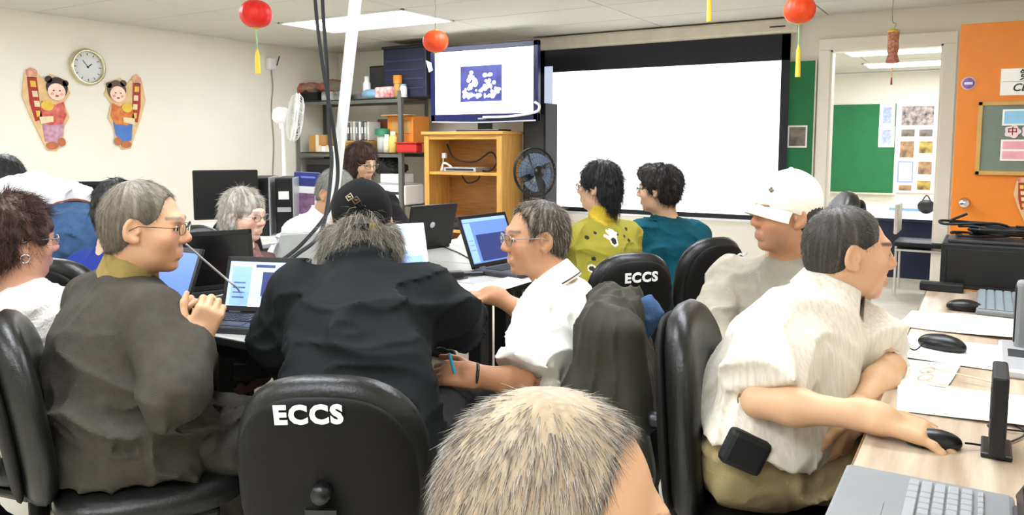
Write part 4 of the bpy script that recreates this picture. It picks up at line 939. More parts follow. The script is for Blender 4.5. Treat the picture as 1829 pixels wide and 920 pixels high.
table('white folding table with computer towers by the left wall', -4.75, -3.50, 2.55, 4.25, topm=WHT, legm=SILVER, group='side tables')
table('side table at far left behind the bending person', -5.3, -4.35, 1.0, 2.3, topm=WHT, legm=SILVER, group='side tables')
# right-hand desk
rd = thing('desk', 'long light wooden laminate desk along the right side', 'desk', (.3, 2.3, 0))
MB().box((0, 0, .72), (.96, 2.42, .035), .004).build('desktop', DESKW, rd)
MB().box((-.481, 0, .72), (.006, 2.40, .03), .002).build('edge_band', mat('desk_edge', (120, 92, 66), .4), rd)
for yy in (-1.15, 0, 1.15): MB().box((.02, yy, .35), (.80, .03, .70), .003).build('side_panel', BLACKM, rd)
MB().box((.30, 0, .45), (.02, 2.27, .45), .003).build('modesty_panel', BLACKM, rd)
# ================================================================ laptops
def scr(name, c, e): return mat('screen_'+name, c, .3, var=.04, scale=3, emit=e)
S_BLUE = scr('blue', (74, 104, 216), .6); S_PALE = scr('pale', (150, 180, 240), .75); S_WHITE = scr('white', (226, 234, 252), .8); S_DARK = mat('screen_off', (12, 12, 14), .12, var=.1); S_SKY = scr('sky', (84, 112, 178), .5); S_INK = scr('ink', (40, 52, 100), .35); S_MID = scr('mid', (120, 150, 216), .6)
KEYM = mat('key_plastic', (150, 152, 154), .5, var=.05); KEYD = mat('key_dark', (30, 30, 32), .5)
def laptop(label, hinge, user, bw=.34, bd=.24, lid=112, bodym=BLACKP, lidm=BLACKP, scrm=S_DARK, content=(), keys=False, keym=KEYD, bez_m=None, logo=None, lidh=None, deckm=None):
    u = Vector(user); u.z = 0; u.normalize(); r = UP.cross(u)*1.0        # r: right-hand side as the user sees it
    r = (-u).cross(UP); lidh = lidh or bd*.93
    t = thing('laptop', label, 'laptop', M=frame(hinge, r, -u, UP), group='laptops on the tables')
    b = MB().box((0, -bd/2, .011), (bw, bd, .022), .006); bo = b.build('base', bodym, t)
    MB().box((0, -bd/2, .0225), (bw-.012, bd-.014, .002), .001).build('keyboard_deck', deckm or bodym, bo)
    MB().box((-.01, -bd*.80, .0238), (.085, .048, .0016), .0008).build('touchpad', GREYP if keys else DKGREY, bo)
    L = Matrix.Translation((0, .002, .020)) @ Matrix.Rotation(math.radians(90-lid), 4, 'X')
    l = MB().box((0, .004, lidh/2), (bw, .009, lidh), .005, M=None); l.xf(L); lo_ = l.build('lid', lidm, t)
    fz = MB()
    T = .013
    for sx in (-1, 1): fz.box((sx*(bw/2-T/2-.002), -.0015, lidh/2), (T, .003, lidh-.006), .001)
    for zz in (T/2+.006, lidh-T/2-.003): fz.box((0, -.0015, zz), (bw-.006, .003, T+.004), .001)
    fz.xf(L); fz.build('bezel', bez_m or BLACKP, lo_)
    s = MB().box((0, -.0008, lidh/2+.002), (bw-2*T, .002, lidh-2*T)); s.xf(L); so = s.build('screen', scrm, lo_)
    sw, shh = bw-2*T, lidh-2*T
    for (x0, z0, x1, z1, m) in content:
        q = MB().box(((x0+x1-1)/2*sw, -.0022, lidh/2+.002+((z0+z1)-1)/2*shh), ((x1-x0)*sw, .0012, (z1-z0)*shh)); q.xf(L); q.build('screen_window', m, lo_)
    for sx in (-1, 1): MB().tube([(sx*bw*.32-.02, .002, .019), (sx*bw*.32+.02, .002, .019)], .007, 8).build('hinge', DKGREY, t)
    if logo:
        q = MB().lathe([(0, .0012), (.016, .0012), (.017, 0)], 20, L @ Matrix.Translation((0, .009, lidh*.52)) @ Matrix.Rotation(-math.pi/2, 4, 'X')); q.build('logo', SILVER, lo_)
    kw_, kd_ = (bw-.05)/15, .0185
    if keys:
        km = {}
        for row in range(6):
            x = -bw/2+.025; widths = [1]*15 if row in (0, 1) else ([1.5]+[1]*12+[1.5] if row == 2 else [1.75]+[1]*11+[2.25] if row == 3 else [2.25]+[1]*10+[2.75] if row == 4 else [1.25, 1.25, 1.25, 6, 1.25, 1, 1, 2])
            for wv in widths:
                hh = kd_*.6 if row == 0 else kd_; key = (round(wv, 2), row == 0)
                if key not in km: km[key] = MB().box((0, 0, 0), (kw_*wv-.0025, hh-.003, .004), .0015, segs=1).mesh('key', keym)
                o = link('key', km[key], bo); o.location = (x+kw_*wv/2, -.045-row*kd_, .0262); x += kw_*wv
    else:
        k = MB()
        for row in range(5):
            for i in range(14): k.box((-bw/2+.03+kw_*(i+.5), -.05-row*kd_, .0248), (kw_-.003, kd_-.004, .003))
        ko = k.build('keys', keym, bo); ko['kind'] = 'stuff'
    return t
def pxdir(a, b, z=.75): v = atz(*b, z)-atz(*a, z); v.z = 0; return v.normalized()
laptop('laptop with bright blue screen behind the chin of the grey haired man', atz(268, 566, TBZ), heading(-150), scrm=S_BLUE)
laptop('black laptop with dark blank screen and thin grey cables over it', atz(374, 530, TBZ), heading(146), bw=.35, bd=.25, lidh=.225, lid=100, deckm=DKGREY)
laptop('laptop showing a blue and white page in front of the grey sweater man', atz(468, 571, TBZ), pxdir((430, 565), (372, 588)), bw=.30, bd=.20, scrm=S_PALE, lid=108, content=[(.05, .05, .30, .85, S_MID), (.45, .25, .75, .75, S_INK), (.08, .50, .24, .53, S_INK), (.08, .40, .24, .43, S_INK), (.08, .30, .24, .33, S_INK), (.08, .20, .24, .23, S_INK), (.35, .84, .60, .90, S_INK), (.30, .0, .9, .2, S_WHITE)], bodym=DKGREY, deckm=BLACKP)
laptop('white laptop to the right of the black baseball cap', atz(712, 498, TBZ), heading(150), bw=.29, bd=.21, lidh=.215, lid=106, bodym=WHITEP, lidm=WHITEP, bez_m=WHITEP, scrm=S_PALE, content=[(.30, .45, .9, .85, S_WHITE), (.05, .1, .95, .3, S_MID)], keym=WHITEP)
laptop('black laptop seen from behind with round silver logo on its lid', atz(764, 446, TBZ), heading(-48), bw=.33, lid=104, logo=True, lidh=.235)
laptop('laptop with blue desktop screen in front of the man in the polo shirt', atz(889, 481, TBZ), heading(128), bw=.34, bd=.24, lid=112, lidh=.245, scrm=S_SKY, content=[(.02, .90, .98, .98, S_MID), (.02, .05, .16, .88, S_MID), (.22, .06, .96, .62, S_INK), (.04, .5, .14, .52, S_INK), (.04, .4, .14, .42, S_INK), (.04, .3, .14, .32, S_INK)], bodym=DKGREY, lidm=BLACKP)
laptop('laptop with pale grey lid in front of the bending man', atz(562, 500, TBZ), heading(-30), bw=.30, bd=.21, bodym=SILVER, lidm=mat('lid_grey', (176, 178, 174), .45), bez_m=DKGREY, lid=105)
laptop('grey laptop with keyboard in the near right corner of the desk', (.062, 1.235, .7375), Vector((-1, 0, 0)), bw=.37, bd=.245, lid=118, bodym=GREYP, lidm=DKGREY, keys=True, keym=KEYM, bez_m=BLACKP, deckm=GREYP)
laptop('laptop seen edge on farther along the wooden desk', (.27, 2.40, .7375), Vector((-1, 0, 0)), bw=.34, bd=.22, lid=96, bodym=SILVER, lidm=SILVER, bez_m=DKGREY, lidh=.20)
# ================================================================ things on the tables
def mouse(label, p, d, m=BLACKP, wire=None, s=1.0):
    d = Vector(d).normalized(); r = d.cross(UP); t = thing('computer_mouse', label, 'mouse', M=frame(p, r, d, UP), group='computer mice')
    P = [ell((0, 0, .010), (.030*s, .055*s, .026*s)), half((0, 0, .0005), (0, 0, -1), .003)]; V, Q = surf(P, .003); link('shell', qmesh('shell', V, Q, m), t)
    MB().tube([(0, .018*s, .031*s), (0, .034*s, .026*s)], .004, 8).build('scroll_wheel', DKGREY, t)
    if wire: MB().tube(bez([Matrix(frame(p, r, d, UP)).inverted() @ Vector(q) for q in wire], 24), .002, 6).build('cable', BLACKM, t)
    return t
def paper(label, c, d, w=.21, h=.297, lift=.004, group='loose papers', m=PAPER, seed=0, curl=.010):
    d = Vector(d).normalized(); r = d.cross(UP); rows = []; rr = random.Random(seed); a, b = rr.uniform(-1, 1), rr.uniform(-1, 1)
    for j in range(9):
        rows.append([Vector(c)+r*(i/8-.5)*w+d*(j/8-.5)*h+UP*(lift+curl*(.5+.5*math.sin(a*3+i*.35+b*j*.3))*(abs(j-4)/4)) for i in range(9)])
    mb = MB(); mb.grid(rows); mb.grid([[p-UP*.0015 for p in q][::-1] for q in rows])
    edge = rows[0]+[q[-1] for q in rows[1:]]+rows[-1][-2::-1]+[q[0] for q in rows[-2:0:-1]]; mb.grid([edge, [p-UP*.0015 for p in edge]], closed=True)
    return mb.build('paper_sheet', m, label=label, cat='paper', group=group)
DZ = .7375
mouse('black mouse under the hand of the man at the wooden desk', (-.062, 1.645, DZ), Vector((.9, .25, 0)), s=.9, wire=[(-.01, 1.66, DZ+.012), (.04, 1.70, DZ+.004), (.09, 1.80, DZ+.004), (.06, 1.86, DZ+.003), (.03, 1.80, DZ+.006), (.16, 1.83, DZ+.004)])
mouse('black mouse lying on papers farther along the desk', atz(1682, 622, DZ+.006), Vector((.9, -.3, 0)), wire=[atz(1650, 612, DZ+.02), atz(1635, 625, DZ+.008), atz(1618, 618, DZ+.008)], s=1.15)
mouse('small black mouse in front of the grey keyboard', atz(1722, 553, DZ+.004), Vector((1, .1, 0)))
mouse('black mouse under the right hand of the man in the polo shirt', W(835, 527, 2.76)-UP*.03, heading(-80))
paper('large white sheet at the far end of the wooden desk', (-.04, 2.80, DZ), Vector((.1, 1, 0)), .34, .25, seed=1, curl=.014)
paper('white sheets under the second mouse on the desk', (-.03, 2.42, DZ), Vector((.05, 1, 0)), .36, .27, seed=2, curl=.005)
paper('white sheet by the elbow of the man with the mouse', (-.12, 2.16, DZ), Vector((.1, 1, 0)), .15, .22, seed=3, curl=.005)
paper('white sheet beneath the eyeglasses on the desk', (-.02, 1.95, DZ), Vector((-.08, 1, 0)), .26, .23, seed=4, curl=.006)
paper('curled white papers beside the blue page laptop', atz(405, 540, TBZ), heading(40), .22, .28, seed=5, curl=.03)
paper('white paper under the hand of the man in the polo shirt', atz(822, 522, TBZ), heading(-70), .26, .20, seed=6)
paper('white paper at the edge of the centre table', atz(905, 508, TBZ), heading(-50), .22, .16, seed=7)
pt = MB(); a_ = atz(808, 438, TBZ); b_ = atz(850, 442, TBZ); pt.prism([(0, 0), (.16, 0), (.10, .14)], .003, frame(a_, CR, UP, heading(180))); pt.build('tent_card', PAPER, label='white folded paper propped behind the blue desktop laptop', cat='paper')
pk = MB(); pk.box((0, 0, .05), (.13, .004, .10), M=frame(atz(718, 418, TBZ), heading(80), heading(-10), UP)); pk.build('leaflet', mat('pink_leaflet', (232, 190, 190), .7, var=0, scale=30, col2=(188, 60, 66)), label='pink and red leaflet standing behind the white laptop', cat='leaflet')
# eyeglasses on the desk
eg = thing('eyeglasses', 'clear framed eyeglasses lying on white paper on the desk', 'glasses', (-.05, 2.08, DZ+.012))
FR = mat('clear_frame', (206, 186, 160), .2, var=.05)
fr = MB()
for sx in (-1, 1): fr.tube([(-.05+.016*math.sin(a), sx*.034+.026*math.cos(a), .012+.012*math.sin(a)*.4) for a in [2*math.pi*i/18 for i in range(18)]], .0018, 6, closed=True)
fr.tube([(-.05, -.008, .016), (-.046, 0, .018), (-.05, .008, .016)], .002, 6); fr.build('frame', FR, eg)
for sx in (-1, 1): MB().tube([(-.048, sx*.060, .012), (.0, sx*.064, .006), (.06, sx*.050, .003), (.085, sx*.040, .002)], .002, 6).build('temple', FR, eg)
# keyboard at the far end of the desk
kb = thing('keyboard', 'grey computer keyboard at the far end of the wooden desk', 'keyboard', (.075, 3.22, DZ), .0)
MB().box((0, 0, .010), (.17, .42, .02), .006).build('case', GREYP, kb)
km = MB().box((0, 0, 0), (.022, .024, .006), .002, segs=1).mesh('key', mat('key_pale', (122, 132, 138), .5))
for i in range(6):
    for j in range(14): o = link('key', km, kb); o.location = (-.068+.0265*i, -.185+.0285*j, .022)
# flat computer case with a heap of cables
bx = thing('computer_case', 'black desktop computer case lying flat at the end of the desk', 'computer', (.06, 3.66, DZ))
MB().box((0, 0, .094), (.40, .34, .178), .006).build('body', BLACKM, bx)
MB().box((0, -.171, .094), (.36, .004, .14), .002).build('front_panel', BLACKP, bx)
for k in range(4): MB().box(((-.17 if k % 2 else .17), -.14 if k < 2 else .14, .003), (.03, .03, .006)).build('foot', BLACKP, bx)
rr = random.Random(3)
for k in range(8):
    c0 = Vector((.03+rr.uniform(-.08, .12), 3.62+rr.uniform(-.06, .06), DZ+.20+.006*k)); a0 = rr.uniform(0, 6); pts = []
    for q in range(9): a = a0+q*.95; pts.append(c0+Vector((rr.uniform(.09, .15)*math.cos(a), rr.uniform(.03, .07)*math.sin(a), rr.uniform(.0, .016))))
    pts.append(pts[-1]+Vector((.06, .02, .035)) if k == 7 else pts[-1]+Vector((.02, .02, .0)))
    MB().tube(bez(pts, 44), .0055, 6).build('power_cable', BLACKM, label='tangled black cable in the heap on the computer case', cat='cable', group='cables heaped on the computer case')
MB().box((.05, 3.62, DZ+.190), (.34, .2, .012), .003).build('flat_drive', DKGREY, label='flat dark device under the cable heap on the computer case', cat='device')
ps = thing('power_strip', 'black power strip at the end of the wooden desk', 'power strip', (-.13, 3.44, DZ)); MB().box((0, 0, .017), (.15, .05, .034), .006).build('body', BLACKM, ps); MB().box((.03, 0, .035), (.03, .03, .004), .001).build('socket', BLACKP, ps)
md = thing('modem', 'slim black modem standing on edge by the near laptop', 'modem', (.040, 1.68, DZ)); MB().box((0, 0, .082), (.026, .13, .15), .005).build('body', BLACKM, md); MB().box((0, 0, .005), (.05, .10, .010), .003).build('stand', BLACKP, md); MB().box((-.0135, -.03, .10), (.002, .01, .06), .0008).build('light_strip', DKGREY, md)
spk = thing('desk_speaker', 'narrow grey speaker at the right edge of the desk', 'speaker', (.115, 2.52, DZ)); MB().box((0, 0, .10), (.06, .07, .20), .01).build('case', GREYP, spk); MB().box((-.031, 0, .11), (.003, .055, .15), .001).build('grille', BLACKM, spk); MB().box((0, 0, .004), (.07, .08, .008), .002).build('foot', BLACKP, spk)
# centre table small things
for (x, y, l, sz) in ((805, 497, 'black power adapter on the centre table beside a paper', (.11, .05, .03)), (838, 492, 'black phone shaped gadget on the centre table', (.12, .06, .018)), (782, 503, 'small black clip like gadget by the white laptop', (.07, .05, .025))):
    p = atz(x, y, TBZ); g = thing('power_adapter', l, 'gadget', M=frame(p, heading(75), heading(-15), UP)); MB().box((0, 0, sz[2]/2), sz, .006).build('body', BLACKP, g); MB().tube(bez([(sz[0]/2, 0, .01), (sz[0]/2+.05, .01, .004), (sz[0]/2+.10, .04, .004)], 8), .0025, 6).build('lead', BLACKM, g)
def cable(label, pts, r=.0035, m=BLACKM, n=40, name='cable'): return MB().tube(bez(pts, n), r, 6).build(name, m, label=label, cat='cable')
cable('thin black cable running from the silver logo laptop across the table', [atz(790, 440, TBZ+.005), atz(820, 452, TBZ+.004), atz(845, 466, TBZ+.004), atz(866, 478, TBZ+.004)], .003)
cable('black lead with a plug beside the blue desktop laptop', [atz(815, 492, TBZ+.005), atz(835, 490, TBZ+.01), atz(855, 490, TBZ+.004), atz(875, 488, TBZ+.006)], .004)
GC_ = mat('grey_cable', (150, 146, 140), .5)
cable('grey cable hanging diagonally across the black laptop', [W(332, 436, 2.42), W(365, 465, 2.45), W(400, 495, 2.48), W(424, 515, 2.5), atz(432, 530, TBZ+.01)], .0035, GC_)
cable('grey cable lying over the keyboard of the black laptop', [atz(362, 536, TBZ+.03), atz(385, 530, TBZ+.035), atz(410, 524, TBZ+.035), atz(428, 517, TBZ+.02)], .0035, GC_)
cable('short grey cable loop beside the curled papers', [atz(396, 541, TBZ+.03), atz(410, 526, TBZ+.04), atz(425, 512, TBZ+.04), atz(440, 508, TBZ+.03)], .003, GC_)
# ================================================================ white pole and black cords
pb, ptp = W(597, 350, 3.48), W(635, 0, 3.10); dv = (ptp-pb); bot = pb-dv*((pb.z-TBZ)/dv.z); tp2 = pb+dv*((CH-.002-pb.z)/dv.z)
pole = thing('power_pole', 'white slanting power pole between ceiling and table', 'pole', bot)
MB().tube([Vector((0, 0, 0)), tp2-bot], [.021, .026], 4).build('channel', WHITEP, pole); MB().box((0, 0, .006), (.10, .08, .012), .003).build('foot_plate', WHITEP, pole)
MB().box(tp2-bot-UP*.01, (.12, .12, .02), .004).build('ceiling_plate', WHITEP, pole)
cable('black cord hanging from the ceiling left of the white pole', [W(560, -130, 3.3), W(563, 0, 3.3), W(577, 120, 3.3), W(597, 240, 3.3), W(603, 320, 3.3), W(586, 378, 3.2), W(540, 435, 3.05), W(497, 470, 2.95)], .0080, BLACKM, 60, 'hanging_cord')
cable('second black cord hanging close to the white pole', [W(575, -130, 3.25), W(576, 0, 3.25), W(584, 120, 3.25), W(588, 235, 3.25), W(592, 300, 3.2), W(575, 410, 3.0), W(530, 455, 2.85), W(492, 478, 2.75)], .0080, BLACKM, 60, 'hanging_cord')
# ================================================================ left background: computers on the white table
mo = thing('computer_monitor', 'black monitor seen from behind on the white side table', 'monitor', M=frame((W(404, 350, 4.6).x, W(404, 350, 4.6).y, TBZ), heading(70), heading(-20), UP))
MB().box((0, 0, .27), (.36, .03, .29), .008).build('screen_case', BLACKP, mo); MB().box((0, .025, .25), (.22, .03, .18), .012).build('rear_housing', BLACKM, mo); MB().box((0, .02, .07), (.05, .02, .12), .004).build('stand_neck', BLACKP, mo); MB().lathe([(0, .012), (.10, .010), (.11, 0)], 20, Matrix.Translation((0, .02, 0))).build('stand_base', BLACKP, mo)
def tower(label, px, d, w, h, dep=.36, drive=False):
    p = W(px, 360, d); t = thing('computer_tower', label, 'computer', M=frame((p.x, p.y, TBZ), heading(82), heading(-8), UP), group='computer towers')
    MB().box((0, 0, h/2), (w, dep, h), .005).build('case', BLACKM, t); MB().box((w/2+.003, 0, h/2), (.008, dep, h), .002).build('side_panel', SILVER, t); MB().box((0, -dep/2-.004, h/2), (w-.01, .012, h-.01), .004).build('front_bezel', BLACKP, t)
    if drive: MB().box((0, -dep/2-.012, h*.70), (w*.6, .006, .05), .002).build('label_plate', PAPER, t); MB().box((0, -dep/2-.012, h*.45), (w*.8, .006, .03), .002).build('card_slot', SILVER, t)
    else: MB().box((0, -dep/2-.012, h*.45), (w*.62, .006, h*.45), .002).build('vent_grille', DKGREY, t)
tower('left black computer tower with a grey vent on the white side table', 472, 5.0, .115, .36)
tower('right black computer tower with white card on its front', 515, 5.05, .105, .355, drive=True)
mg = W(543, 360, 5.15); t = thing('brochure_box', 'white brochure holder with a purple picture and blue top', 'brochure', M=frame((mg.x, mg.y, TBZ), heading(80), heading(-10), UP) @ Matrix.Rotation(.06, 4, 'Y'))
MB().box((0, .03, .19), (.16, .08, .38), .003).build('box', mat('brochure_blue', (46, 58, 130), .5), t); MB().box((0, -.014, .145), (.17, .008, .29), .002).build('cover', PAPER, t); MB().box((.005, -.019, .150), (.105, .003, .19)).build('picture', mat('brochure_print', (170, 120, 160), .5, var=0, scale=22, col2=(92, 66, 96)), t); MB().box((.01, -.012, .35), (.09, .006, .012)).build('title_strip', mat('title_blue', (120, 140, 220), .5), t)
V, Q = surf([ell((0, 0, .05), (.16, .11, .06)), ell((.05, 0, .085), (.09, .08, .05), k=.03), half((0, 0, 0), (0, 0, -1))], .008, disp=fold_disp(.008, 14, 9)); p = W(360, 400, 3.95); bg = thing('bag', 'black soft bag lying on the side table behind the black laptop', 'bag', (p.x, p.y, TBZ)); link('bag_body', qmesh('bag_body', V, Q, mat('bag_nylon', (24, 24, 26), .5)), bg); MB().tube(bez([(-.08, 0, .10), (-.02, .0, .15), (.06, 0, .13)], 10), .007, 6).build('handle', BLACKM, bg)
table('small side table carrying the black bag', p.x-.24, p.x+.18, p.y-.2, p.y+.2, topm=WHT, legm=SILVER, group='side tables', z=TBZ-.001)
p = W(186, 352, 4.3); mo2 = thing('computer_monitor', 'black monitor beyond the dark haired person in blue', 'monitor', M=frame((p.x, p.y, TBZ), heading(80), heading(-10), UP)); MB().box((0, 0, .22), (.42, .03, .29), .008).build('screen_case', BLACKP, mo2); MB().box((0, -.016, .22), (.38, .004, .25)).build('screen', S_DARK, mo2); MB().box((0, .01, .05), (.05, .02, .10), .004).build('stand_neck', BLACKP, mo2); MB().box((0, .01, .006), (.2, .14, .012), .004).build('stand_base', BLACKP, mo2)
# ================================================================ bookcase, television
BX0, BX1, BY, BH = -5.07, -4.11, 6.6, 1.43
bc = thing('bookcase', 'pine bookcase with open shelves under the television', 'bookcase', ((BX0+BX1)/2, BY+.2, 0)); bw_ = BX1-BX0
for sx in (-1, 1): MB().box((sx*(bw_/2-.02), 0, BH/2-.015), (.04, .40, BH-.03), .003).build('side_panel', PINEV, bc)
MB().box((0, -.01, BH-.015), (bw_+.05, .44, .03), .004).build('top_board', PINE, bc)
MB().box((0, .192, BH/2), (bw_-.08, .012, BH-.06)).build('back_panel', wood('pine_back', (150, 100, 46), (178, 126, 62), .5), bc)
for z in (.06, .40, 1.00): MB().box((0, -.004, z), (bw_-.08, .385, .03), .003).build('shelf', PINE, bc)
MB().box((0, -.195, BH-.055), (bw_-.08, .012, .05), .002).build('top_rail', PINE, bc)
for sx in (-1, 1): MB().box((sx*(bw_/2-.03), -.204, BH/2-.02), (.06, .012, BH-.04), .002).build('face_stile', PINEV, bc)
# player and leads on the shelves
def onbc(x, z): return ((BX0+BX1)/2+x, BY+.15, z)
pl = thing('video_player', 'silver video player on the upper bookcase shelf', 'player', onbc(-.05, 1.015)); MB().box((0, 0, .025), (.40, .26, .045), .004).build('case', SILVER, pl); MB().box((.0, -.132, .026), (.34, .004, .02)).build('front_panel', DKGREY, pl)
cable('looping black cable above the silver player in the bookcase', [onbc(-.30, 1.30), onbc(-.2, 1.15), onbc(.05, 1.12), onbc(.25, 1.22), onbc(.32, 1.12), onbc(.24, 1.03), onbc(.12, 1.03)], .009)
cable('black cable drooping below the upper bookcase shelf', [onbc(-.12, .985), onbc(-.04, .90), onbc(.08, .93), onbc(.12, .985)], .007)
cable('white cable bunch at the left of the silver player', [onbc(-.38, 1.02), onbc(-.34, 1.10), onbc(-.26, 1.07), onbc(-.22, 1.03)], .012, WHITEP)
ch = thing('charger', 'white plug adapter hanging inside the bookcase at left', 'charger', onbc(-.35, 1.18)); MB().box((0, .02, 0), (.05, .04, .06), .01).build('body', WHITEP, ch); MB().tube([(0, .0, -.03), (.0, -.01, -.16)], .005, 6).build('lead', WHITEP, ch)
rt = thing('router', 'black electronic box on the lower bookcase shelf', 'device', onbc(-.13, .415)); MB().box((0, 0, .05), (.34, .2, .10), .006).build('case', BLACKM, rt); MB().box((0, -.102, .05), (.28, .004, .05)).build('front_panel', DKGREY, rt); MB().tube([(-.12, .06, .10), (-.12, .06, .18)], .005, 6).build('antenna', BLACKP, rt)
cable('black lead coiled on the lower bookcase shelf', [onbc(.06, .43), onbc(.14, .47), onbc(.22, .43), onbc(.30, .46), onbc(.33, .43), onbc(.24, .425)], .014)
TVY = 6.72; a = aty(771, 82, TVY); b = aty(963, 214, TVY); c = aty(962, 78, TVY)
tw = b.x-a.x; tz0 = 1.52; tz1 = 2.305
tv = thing('television', 'large flat television on the pine bookcase showing a white page', 'television', ((a.x+b.x)/2, TVY, BH)); z0, z1 = tz0-BH, tz1-BH; th = z1-z0
TVB = mat('tv_bezel', (26, 32, 84), .25, var=.1)  # glare put into the colour: navy lightened over the whole bezel
f = MB(); bz = .055
for sx in (-1, 1): f.box((sx*(tw/2-bz/2), 0, (z0+z1)/2), (bz, .05, th), .006)
f.box((0, 0, z1-bz/2), (tw, .05, bz), .006); f.box((0, 0, z0+.045), (tw, .05, .09), .006); fo = f.build('bezel', TVB, tv)
MB().box((0, .03, (z0+z1)/2), (tw-.02, .03, th-.02), .004).build('rear_case', BLACKP, tv)
MB().box((0, -.006, (z0+z1)/2+.017), (tw-2*bz, .02, th-bz-.09)).build('screen', mat('tv_white', (250, 252, 255), .3, var=0, emit=1.6), tv)
PIC = mat('tv_picture', (38, 40, 84), .3, var=0, scale=9, col2=(60, 66, 130), emit=.9)
po = MB().box((-.02, -.0175, (z0+z1)/2+.0), (.50, .003, .36)).build('screen_picture', PIC, tv)
rr = random.Random(5); cm = MATS['tv_white']
blobs = MB()
for k in range(34):
    x = rr.uniform(-.21, .21); hgt = .02+.06*max(0, 1-abs(abs(x)-.09)/.09)
    blobs.sphere((-.02+x, -.0195, (z0+z1)/2-.14+rr.uniform(0, .07+hgt)), (rr.uniform(.012, .034), .0015, rr.uniform(.010, .028)), 8)
for x in (-.095, .085):
    for k in range(9): blobs.sphere((-.02+x+rr.gauss(0, .03), -.0195, (z0+z1)/2+.02+rr.gauss(0, .04)), (rr.uniform(.015, .03), .0015, rr.uniform(.012, .026)), 8)
blobs.build('picture_flowers', cm, po)
MB().box((-.35, -.0175, z0+.105), (.40, .003, .018)).build('screen_taskbar', mat('tv_blue', (150, 190, 250), .3, var=.05, emit=1.2), tv); MB().box((.12, -.0175, z0+.115), (.60, .003, .03)).build('screen_banner', mat('tv_cyan', (200, 228, 252), .3, var=.05, emit=1.4), tv)
MB().box((0, -.027, z0+.04), (.10, .003, .014)).build('brand_badge', SILVER, tv)
MB().tube(bez([(-tw/2+.02, -.03, z0+.012), (0, -.03, z0+.0), (tw/2-.02, -.03, z0+.012)], 12), .008, 6).build('lower_trim', SILVER, tv)
MB().box((0, .03, (z0)/2), (.16, .04, z0+.02), .005).build('stand_neck', BLACKP, tv); MB().box((0, 0, .010), (.52, .24, .02), .008).build('stand_base', BLACKP, tv)
cable('white cable loop hooked over the lower right corner of the television', [Vector((b.x-.62, TVY-.05, tz0+.05)), Vector((b.x-.3, TVY-.05, tz0+.055)), Vector((b.x-.02, TVY-.05, tz0+.09)), Vector((b.x+.03, TVY-.05, tz0+.15)), Vector((b.x-.02, TVY-.05, tz0+.19))], .013, WHITEP)
tgx = thing('paper_tag', 'white tag stuck at the left edge of the television', 'tag', (a.x+.0, TVY-.035, 2.13)); MB().prism([(-.05, .05), (.02, .02), (.04, -.06), (-.01, -.08)], .004, Matrix.Rotation(math.pi/2, 4, 'X')).build('tag', PAPER, tgx)
# ================================================================ projection screen
SY = 7.40; sa = aty(962, 70, SY); x0, x1 = aty(962, 90, SY).x, aty(1413, 58, SY).x; zt = 2.29; zb_ = aty(1344, 393, SY).z
ps = thing('projection_screen', 'pull down projection screen with black border, projector light put in as its own glow', 'screen', ((x0+x1)/2, SY, 0)); sw = x1-x0
MB().box((0, .02, 2.36), (sw+.12, .10, .13), .02).build('roller_case', mat('case_white', (228, 222, 204), .5), ps)
BK = mat('screen_black', (24, 26, 36), .6); wb2 = .075; topb = .235
bd = MB(); bd.box((0, 0, zt-topb/2), (sw, .006, topb)); bd.box((0, 0, zb_+.02), (sw, .006, .05))
for sx in (-1, 1): bd.box((sx*(sw/2-wb2/2), 0, (zt+zb_)/2), (wb2, .006, zt-zb_-.01))
bd.build('border', BK, ps)
PSW = mat('projected_glow_white', (250, 250, 255), .8, var=0, emit=1.0); PSB = mat('projected_glow_blue', (226, 234, 250), .8, var=.02, scale=3, emit=.75)  # no projector lamp: its light is put into these surfaces as emission
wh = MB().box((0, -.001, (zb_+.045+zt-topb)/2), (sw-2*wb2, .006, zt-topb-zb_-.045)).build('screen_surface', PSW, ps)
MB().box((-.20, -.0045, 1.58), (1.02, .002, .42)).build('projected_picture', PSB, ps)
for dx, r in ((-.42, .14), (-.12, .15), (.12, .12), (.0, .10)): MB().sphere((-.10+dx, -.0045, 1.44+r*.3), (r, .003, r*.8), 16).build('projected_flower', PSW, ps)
MB().box((-sw/2+wb2+.05, -.0045, 1.72), (.10, .002, .80)).build('projected_margin', mat('projected_glow_grey', (190, 200, 226), .8, var=.02, emit=.45), ps)
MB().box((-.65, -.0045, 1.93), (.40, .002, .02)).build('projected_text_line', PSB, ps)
MB().tube([(-sw/2-.02, -.0, zb_-.015), (sw/2+.02, 0, zb_-.015)], .016, 10).build('weight_bar', WHITEP, ps)
MB().tube([(.3, -.01, zb_-.015), (.3, -.01, zb_-.09)], .004, 6).build('pull_cord', WHITEP, ps)
vt = MB().box((aty(1388, 47, SY-.06).x, SY-.045, aty(1388, 47, SY-.06).z), (.14, .006, .012), .002); vt.build('case_slot', DKGREY, None, label='small dark slot on the roller case above the screen', cat='slot')
tsp = thing('floor_speaker', 'tall black column speaker between bookcase and projection screen', 'speaker', (-3.93, 7.05, 0)); MB().box((0, 0, .86), (.26, .26, 1.70), .01).build('cabinet', BLACKM, tsp); MB().box((0, -.133, .9), (.22, .008, 1.4), .003).build('grille', DKGREY, tsp); MB().box((0, 0, .006), (.34, .34, .012), .003).build('plinth', BLACKP, tsp)
